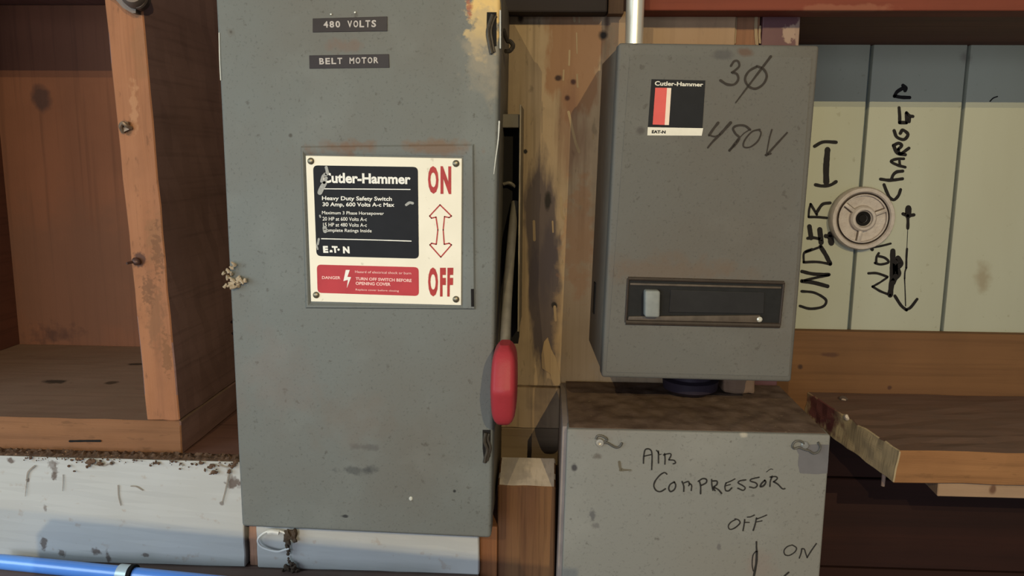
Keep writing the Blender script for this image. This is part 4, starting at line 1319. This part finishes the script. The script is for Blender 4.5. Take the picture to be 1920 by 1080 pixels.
def side(px_in, px_out):
    """the upright's front edge follows its lean in the photograph"""
    (a0, a1), (b0, b1) = px_in, px_out
    lo = zfl + 0.0005
    Fq = []
    for (u, v), y in ((px_in, None), (px_out, None)):
        pass
    pin0, pin1 = P(*a0, YF), P(*a1, YF)
    pout0, pout1 = P(*b0, YF), P(*b1, YF)
    ex = lambda p, q, z: p + (q - p) * ((z - p.z) / (q.z - p.z))
    return [ex(pin0, pin1, ztp), ex(pout0, pout1, ztp), ex(pout0, pout1, lo), ex(pin0, pin1, lo)]


Fq = side(((196, 0), (276, 787)), ((266, 0), (336.5, 787)))
Bq = [Vector((p.x, 0.212, p.z)) for p in Fq]
m = MB()
bm = bm_hexa(Fq, Bq, rough=0.0011, cuts=16, freq=70, bevel=0.0012, seg=1)
bm.normal_update(); bm.verts.index_update()
m.v = [v.co.copy() for v in bm.verts]
for f in bm.faces:
    m.f.append(tuple(v.index for v in f.verts)); m.mi.append(0 if f.normal.y < -0.7 else 1)
bm.free()
m.build('side_panel', [M_edge, M_cside], cu)
xr_ = P(340, 815, YF).x
xin_ = kb(46, 600).x
xl_ = xin_ - 0.03
m = MB()
bm = box_xyz(xl_, xr_, YF, 0.212, zbot, zfl, rough=0.0007, cuts=14, freq=70, bevel=0.0012, seg=1)
bm.normal_update(); bm.verts.index_update()
m.v = [v.co.copy() for v in bm.verts]
for f in bm.faces:
    m.f.append(tuple(v.index for v in f.verts)); m.mi.append(0 if f.normal.y < -0.7 else (1 if f.normal.z > 0.7 else 2))
bm.free()
stroke(m, [(131, 827), (160, 826.5), (188, 826.5)], 4, YP(YF - 0.0008), off=0.0004, mi=3)
m.build('bottom_panel', [M_bfront, M_cfloor, M_cside, M_dark], cu)
m = MB()
m.add_bm(box_xyz(xl_, Fq[2].x - 0.002, 0.2125, 0.228, zbot + 0.001, ztp, bevel=0.001, seg=1))
m.build('back_panel', M_cback, cu)
m = MB()
m.add_bm(box_xyz(xin_ - 0.03, xin_, YF, 0.212, zfl + 0.0005, ztp))
m.build('divider_panel', M_cleft, cu)
m = MB()
m.add_bm(box_xyz(xl_, Fq[1].x + 0.002, YF - 0.002, 0.228, ztp + 0.0005, ztp + 0.035, bevel=0.001))
m.build('top_panel', M_cside, cu)
# bent nails in the front edge
M_nail = flat('rusty_nail', (0.24, 0.17, 0.12), 0.5, 0.5, scale=400, var=0.6)
m = MB()
E0 = YP(YF)
c = E0.at(236, 241)
tube(m, [E0.at(232, 248, 0.001), E0.at(231, 238, 0.005), E0.at(237, 231, 0.007), E0.at(243, 236, 0.006), E0.at(247, 240, 0.001)], 0.0020, 8)
slab_poly(m, [(228, 240), (233, 228), (243, 229), (245, 243), (236, 247), (229, 246)], E0, 0.003)
tag(m.build('bent_nail', M_nail, smooth=True), 'bent nail high on the cubby front edge', 'nail')
m = MB()
lump(m, E0.at(258, 489, 0.003), 0.0046, (1, 0.9, 0.9), 0.3, 200, 2)
cyl(m, E0.at(258, 489, 0.0), E0.at(249, 491, 0.012), 0.0016, 0.0013, 10)
tag(m.build('bent_nail', flat('dark_nail', (0.10, 0.055, 0.045), 0.45, 0.5), smooth=True), 'dark nail stub lower on the cubby front edge', 'nail')
# bracket at the very top of the frame
m = MB()
B0 = YP(YF - 0.001)
slab_poly(m, [(214, -60), (214, -6), (226, 2), (240, 18), (258, 28), (264, 28), (266, -60)], YP(YF), 0.010)
lathe(m, B0.at(264, -4, 0.012), (0.2, -1, 0.1), [(0.012, -0.012), (0.012, 0.004), (0.009, 0.009), (0.003, 0.010)], 18)
tube(m, [B0.at(268, 16, 0.012), B0.at(276, 13, 0.012), B0.at(281, 2, 0.010), B0.at(279, -14, 0.006)], 0.0032, 8)
tag(m.build('metal_bracket', flat('gray_bracket_metal', (0.15, 0.115, 0.095), 0.5, 0.4, scale=90, var=0.5), smooth=True), 'dark metal bracket at the top of the cubby edge', 'bracket')

# ledge carrying the cubby, faced with the white board
YW = -0.137
M_ledge = wood('red_brown_ledge', (0.155, 0.075, 0.055), (0.12, 0.055, 0.04), 'x', 10, fine=0.4)
xw = P(456, 960, YW).x
m = MB()
m.add_bm(box_xyz(-1.1, xw - 0.0, YW + 0.02, 0.235, zbot - 0.045, zbot - 0.0003, bevel=0.001))
tag(m.build('ledge_board', M_ledge), 'reddish brown ledge the cubby stands on', 'ledge')
zbench = P(450, 1064, YW).z
WP = YP(YW)
wp = lambda x, y: WP.at(x, y)
M_wb = Mat('old_white_board_paint', 0.55, 0, 0.35).base((0.40, 0.39, 0.375))
M_wb.mix(M_wb.ramp(M_wb.noise(12, 5), 0.42, 0.7, 0, 0.35), (0.36, 0.34, 0.305))
M_wb.mix(M_wb.ramp(M_wb.noise(90, 4), 0.64, 0.72, 0, 0.4), (0.30, 0.22, 0.16))
for x, y, r, sq, f in ((103, 893, 0.004, (1.4, 1, 1), 0.9), (104, 880, 0.005, (2, 1, 0.7), 0.7), (100, 872, 0.006, (1, 1, 1.5), 0.6), (20, 863, 0.004, (0.8, 1, 1.5), 0.9), (52, 900, 0.0022, (1, 1, 1), 0.9), (210, 868, 0.003, (1, 1, 1), 0.8), (430, 887, 0.008, (2.5, 1, 0.7), 0.4),
                       (438, 906, 0.0055, (0.7, 1, 1.1), 0.9), (84, 953, 0.003, (1.6, 1, 0.8), 0.6), (416, 944, 0.002, (1, 1, 1), 0.7), (82, 1019, 0.0045, (1.3, 1, 0.7), 0.85), (116, 1036, 0.004, (1, 1, 1), 0.8), (180, 1033, 0.004, (0.8, 1, 1.2), 0.85), (203, 1048, 0.005, (2.0, 1, 0.6), 0.85), (274, 1040, 0.003, (0.8, 1, 1.3), 0.8)):
    M_wb.patch(wp(x, y), r, (0.10, 0.07, 0.055), squash=sq, amt=0.8, nscale=160, soft=0.6, fac=f)
M_wb.bump(M_wb.noise(50, 4, (0.2, 1, 1)), 0.25, 0.0008)
M_wb = M_wb.done()
m = MB()
ztw = P(220, 861, YW).z
bm = box_xyz(-1.1, xw, YW, YW + 0.019, zbench, ztw, rough=0.0012, cuts=16, freq=60, bevel=0.0012, seg=1)
m.add_bm(bm)
M_grime = flat('brown_grime', (0.26, 0.22, 0.185), 0.9, scale=300, var=0.6)
WQ = YP(YW - 0.0012)
for pts, w, tp in (([(66, 873), (54, 884), (51, 897)], 3, 1), ([(51, 900), (49, 920), (48, 930)], 1.6, 0.6), ([(119, 890), (119, 905), (118, 920)], 1.8, 0.6), ([(222, 910), (223, 930), (227, 947)], 2.4, 0.8), ([(246, 911), (256, 912), (268, 919)], 2, 1),
                   ([(430, 885), (424, 915), (417, 942)], 2.6, 0.8), ([(166, 861), (176, 870), (192, 873), (205, 869)], 2.2, 1), ([(410, 868), (418, 874), (432, 876)], 2.2, 1), ([(338, 870), (344, 872)], 2.5, 1)):
    stroke(m, pts, w, WQ, off=0.0006, mi=1, taper=tp)
tag(m.build('white_board', [M_wb, M_grime]), 'dirty white painted board below the cubby, left of the large box', 'board')
# second white board under the switch box, a wooden strip between them
zt2 = P(690, 975, YW).z
x2a, x2b = wp(482, 1030).x, wp(898, 1040).x
m = MB()
m.add_bm(box_xyz(x2a, x2b, YW, YW + 0.019, zbench, zt2, rough=0.0008, cuts=10, freq=60, bevel=0.0012, seg=1))
tag(m.build('white_board', M_wb), 'white painted board directly under the large gray box', 'board')
m = MB()
m.add_bm(box_xyz(wp(464.5, 1030).x, wp(481, 1030).x, YW + 0.004, YW + 0.02, zbench, zt2, rough=0.0012, cuts=8, freq=90, bevel=0.001, seg=1))
tag(m.build('wooden_strip', wood('raw_strip_wood', (0.30, 0.16, 0.10), (0.20, 0.10, 0.065), 'z', 30, fine=0.5)), 'narrow raw wood strip between the two white boards', 'strip')
# sawdust along the ledge edge
M_saw = Mat('rusty_sawdust', 0.95, 0, 0.1).base((0.105, 0.062, 0.04))
M_saw.mix(M_saw.ramp(M_saw.noise(220, 4), 0.42, 0.62, 0, 0.85), (0.05, 0.03, 0.02))
M_saw.mix(M_saw.ramp(M_saw.noise(320, 3, offset=(3, 3, 3)), 0.62, 0.7, 0, 0.8), (0.34, 0.20, 0.12))
M_saw = M_saw.done()
d_ = dust('sawdust', -0.75, xw - 0.001, YW + 0.0005, YF - 0.003, lambda x: ztw + 0.0006, 0.0045, M_saw, 260, 6, freq=260)
tag(d_, 'rusty brown sawdust along the white board top edge', 'sawdust', kind='stuff')
m = MB()
rnd = random.Random(11)
for i in range(120):
    x = rnd.uniform(-0.55, xw - 0.004)
    k = 0.35 + 0.65 * max(0, noise.noise(Vector((x * 22, 0, 5))) + 0.35)
    rr_ = rnd.uniform(0.0006, 0.0022) * k
    lump(m, (x, YW - 0.0016 - rr_ * 1.3, ztw + 0.001 - abs(rnd.gauss(0, 0.0042)) * k * 1.4), rr_, (1 + rnd.random(), 0.7, 0.8 + 0.8 * rnd.random()), 0.9, 900, 1, 0, i)
m.build('crumbs', M_saw, d_)['kind'] = 'stuff'

# post right of the second board
YO = -0.125
M_post = wood('red_brown_post', (0.175, 0.085, 0.036), (0.11, 0.048, 0.022), 'z', 26, fine=0.45, contrast=(0.42, 0.6))
M_pend = wood('gray_post_end', (0.62, 0.52, 0.42), (0.48, 0.40, 0.32), 'y', 20, fine=0.4, patches=(
    dict(center=PZ(962, 885, P(990, 912, YO).z), r=0.022, c=(0.34, 0.29, 0.25), amt=0.4, soft=0.5, squash=(1.2, 0.5, 1), fac=0.8),))
zpt = P(990, 912, YO).z
ypb = PZ(990, 856, zpt).y
m = MB()
xa, xb, yb_ = P(933, 950, YO).x, P(1041, 950, YO).x, YO + 0.055
zpb = P(990, 857, yb_).z
bm = bm_hexa([Vector((xa, YO, zpt)), Vector((xb, YO, zpt)), Vector((xb, YO, -1.34)), Vector((xa, YO, -1.34))],
             [Vector((xa, yb_, zpb)), Vector((xb, yb_, zpb)), Vector((xb, yb_, -1.34)), Vector((xa, yb_, -1.34))], rough=0.0006, cuts=10, freq=60, bevel=0.0015, seg=1)
bm.normal_update(); bm.verts.index_update()
m.v = [v.co.copy() for v in bm.verts]
for f in bm.faces:
    m.f.append(tuple(v.index for v in f.verts)); m.mi.append(1 if f.normal.z > 0.7 else 0)
bm.free()
tag(m.build('wooden_post', [M_post, M_pend]), 'reddish wooden post with a gray sawn top end', 'post')
m = MB()
m.add_bm(box_xyz(P(899, 1040, YO).x, P(932.5, 1040, YO).x, YO - 0.003, YO + 0.04, -1.34, P(915, 985, YO).z, bevel=0.0015))
tag(m.build('wooden_batten', wood('orange_batten', (0.26, 0.105, 0.038), (0.19, 0.075, 0.03), 'z', 18)), 'orange brown batten against the left side of the post', 'batten')

# wire loop and crusty clump under the switch box
m = MB()
H = YP(YW - 0.006)
tube(m, [H.at(x, y) for x, y in ((536, 1000), (520, 995), (500, 997), (486, 1007), (484, 1017), (492, 1026), (508, 1032), (522, 1034), (533, 1031), (542, 1028))], 0.0012, 8)
tube(m, [H.at(x, y, 0.001) for x, y in ((503, 997), (512, 996), (524, 998))], 0.0026, 8)
tag(m.build('wire_loop', flat('white_wire', (0.62, 0.60, 0.56), 0.4), smooth=True), 'thin white wire loop hanging under the large gray box', 'wire')
m = MB()
rnd = random.Random(5)
H2 = YP(YW - 0.005)
for x, y, r in ((540, 1000, 7), (552, 998, 6), (538, 1008, 6), (548, 1008, 5), (541, 1016, 5.5), (553, 1012, 5), (539, 1024, 4.5), (541, 1032, 3.5), (540, 1038, 3), (541, 1046, 2.2), (542, 1052, 3.4), (547, 1057, 5), (552, 1063, 6), (536, 1063, 4.5), (557, 1070, 5.5), (550, 1071, 5), (531, 1070, 3.5), (541, 1066, 4)):
    lump(m, H2.at(x, y, 0.001 * rnd.random()), r / F * 0.785 * 1.1, (1, 0.8, 1 + 0.4 * rnd.random()), 0.7, 420, 2, 0, x + y)
tag(m.build('dirt_clump', flat('crusty_dark_dirt', (0.075, 0.052, 0.036), 0.9, scale=400, var=0.7), smooth=True), 'dark crusty dirt clump hanging under the large gray box', 'dirt')

# bench the boards stand on, and the blue pipe lying on it
M_bench = wood('dusty_bench', (0.17, 0.10, 0.08), (0.12, 0.075, 0.06), 'x', 12, dusty=(0.15, 0.11, 0.09))
m = MB()
m.add_bm(box_xyz(-1.1, P(897, 1075, YW).x, -0.50, YW - 0.0005, zbench - 0.04, zbench, bevel=0.002))
m.add_bm(box_xyz(-1.1, P(897, 1075, YW).x, YW - 0.0005, 0.235, zbench - 0.04, zbench - 0.0005))
tag(m.build('bench_top', M_bench), 'dusty brown bench top at the bottom left edge', 'bench')
rb = 0.0077
pa, pb = PZ(0, 1053, zbench + rb), PZ(330, 1086, zbench + rb)
pa.y = min(pa.y, YW - rb - 0.001)
dirp = (pb - pa).normalized()
M_blue = flat('glossy_blue_pipe', (0.11, 0.30, 0.78), 0.28, 0.0, var=0.15, scale=40, spec=0.9)
m = MB()
pz_ = Vector((0, 0, zbench + rb + 0.0003))
p0 = pa - dirp * 0.35; p1 = pb + dirp * 0.25
for p in (p0, p1): p.z = zbench + rb + 0.0003
if p0.y > YW - rb - 0.002:
    p0 = pa - dirp * 0.001
cyl(m, p0, p1, rb, rb, 32)
pipe = thing('blue_pipe', 'glossy blue pipe lying on the bench, with a metal clip', 'pipe', (pa + pb) / 2)
m.build('pipe_tube', M_blue, pipe, smooth=True)
cpx = PZ(243, 1073, zbench + rb)
cpt = pa + dirp * ((cpx - pa).dot(dirp)); cpt.z = zbench + rb + 0.0003
m = MB()
lathe(m, cpt, dirp, [(rb + 0.0002, -0.008), (rb + 0.0018, -0.008), (rb + 0.0018, 0.004), (rb + 0.0002, 0.004)], 28, 0)
lathe(m, cpt, dirp, [(rb + 0.0003, 0.0042), (rb + 0.0026, 0.0045), (rb + 0.0026, 0.0085), (rb + 0.0003, 0.009)], 28, 1)
m.build('pipe_clip', [flat('pale_clip', (0.62, 0.68, 0.66), 0.3, 0.2), M_dark], pipe, smooth=True)

# unseen blockers added behind the camera to shade the foot of the white boards
m = MB()
M_blocker = wood('blocker_wood', (0.3, 0.2, 0.12), (0.22, 0.14, 0.09), 'x', 8)
RT = lambda x: 0.1955 - 0.069 * x
for nm, x0_, x1_, lb in (('light_blocker_1', -1.5, -0.245, 'left'), ('light_blocker_2', 0.0, 0.30, 'right')):
    m = MB()
    ends = ((x0_, 0), (x1_, 0), (x1_, 0.075), (x0_, 0.075))
    m.add_bm(bm_hexa([Vector((x, -1.29, RT(x) - d)) for x, d in ends], [Vector((x, -1.27, RT(x) - d)) for x, d in ends]))
    tag(m.build(nm, M_blocker), 'unseen light blocker added behind the viewer, ' + lb + ' length', kind='structure')
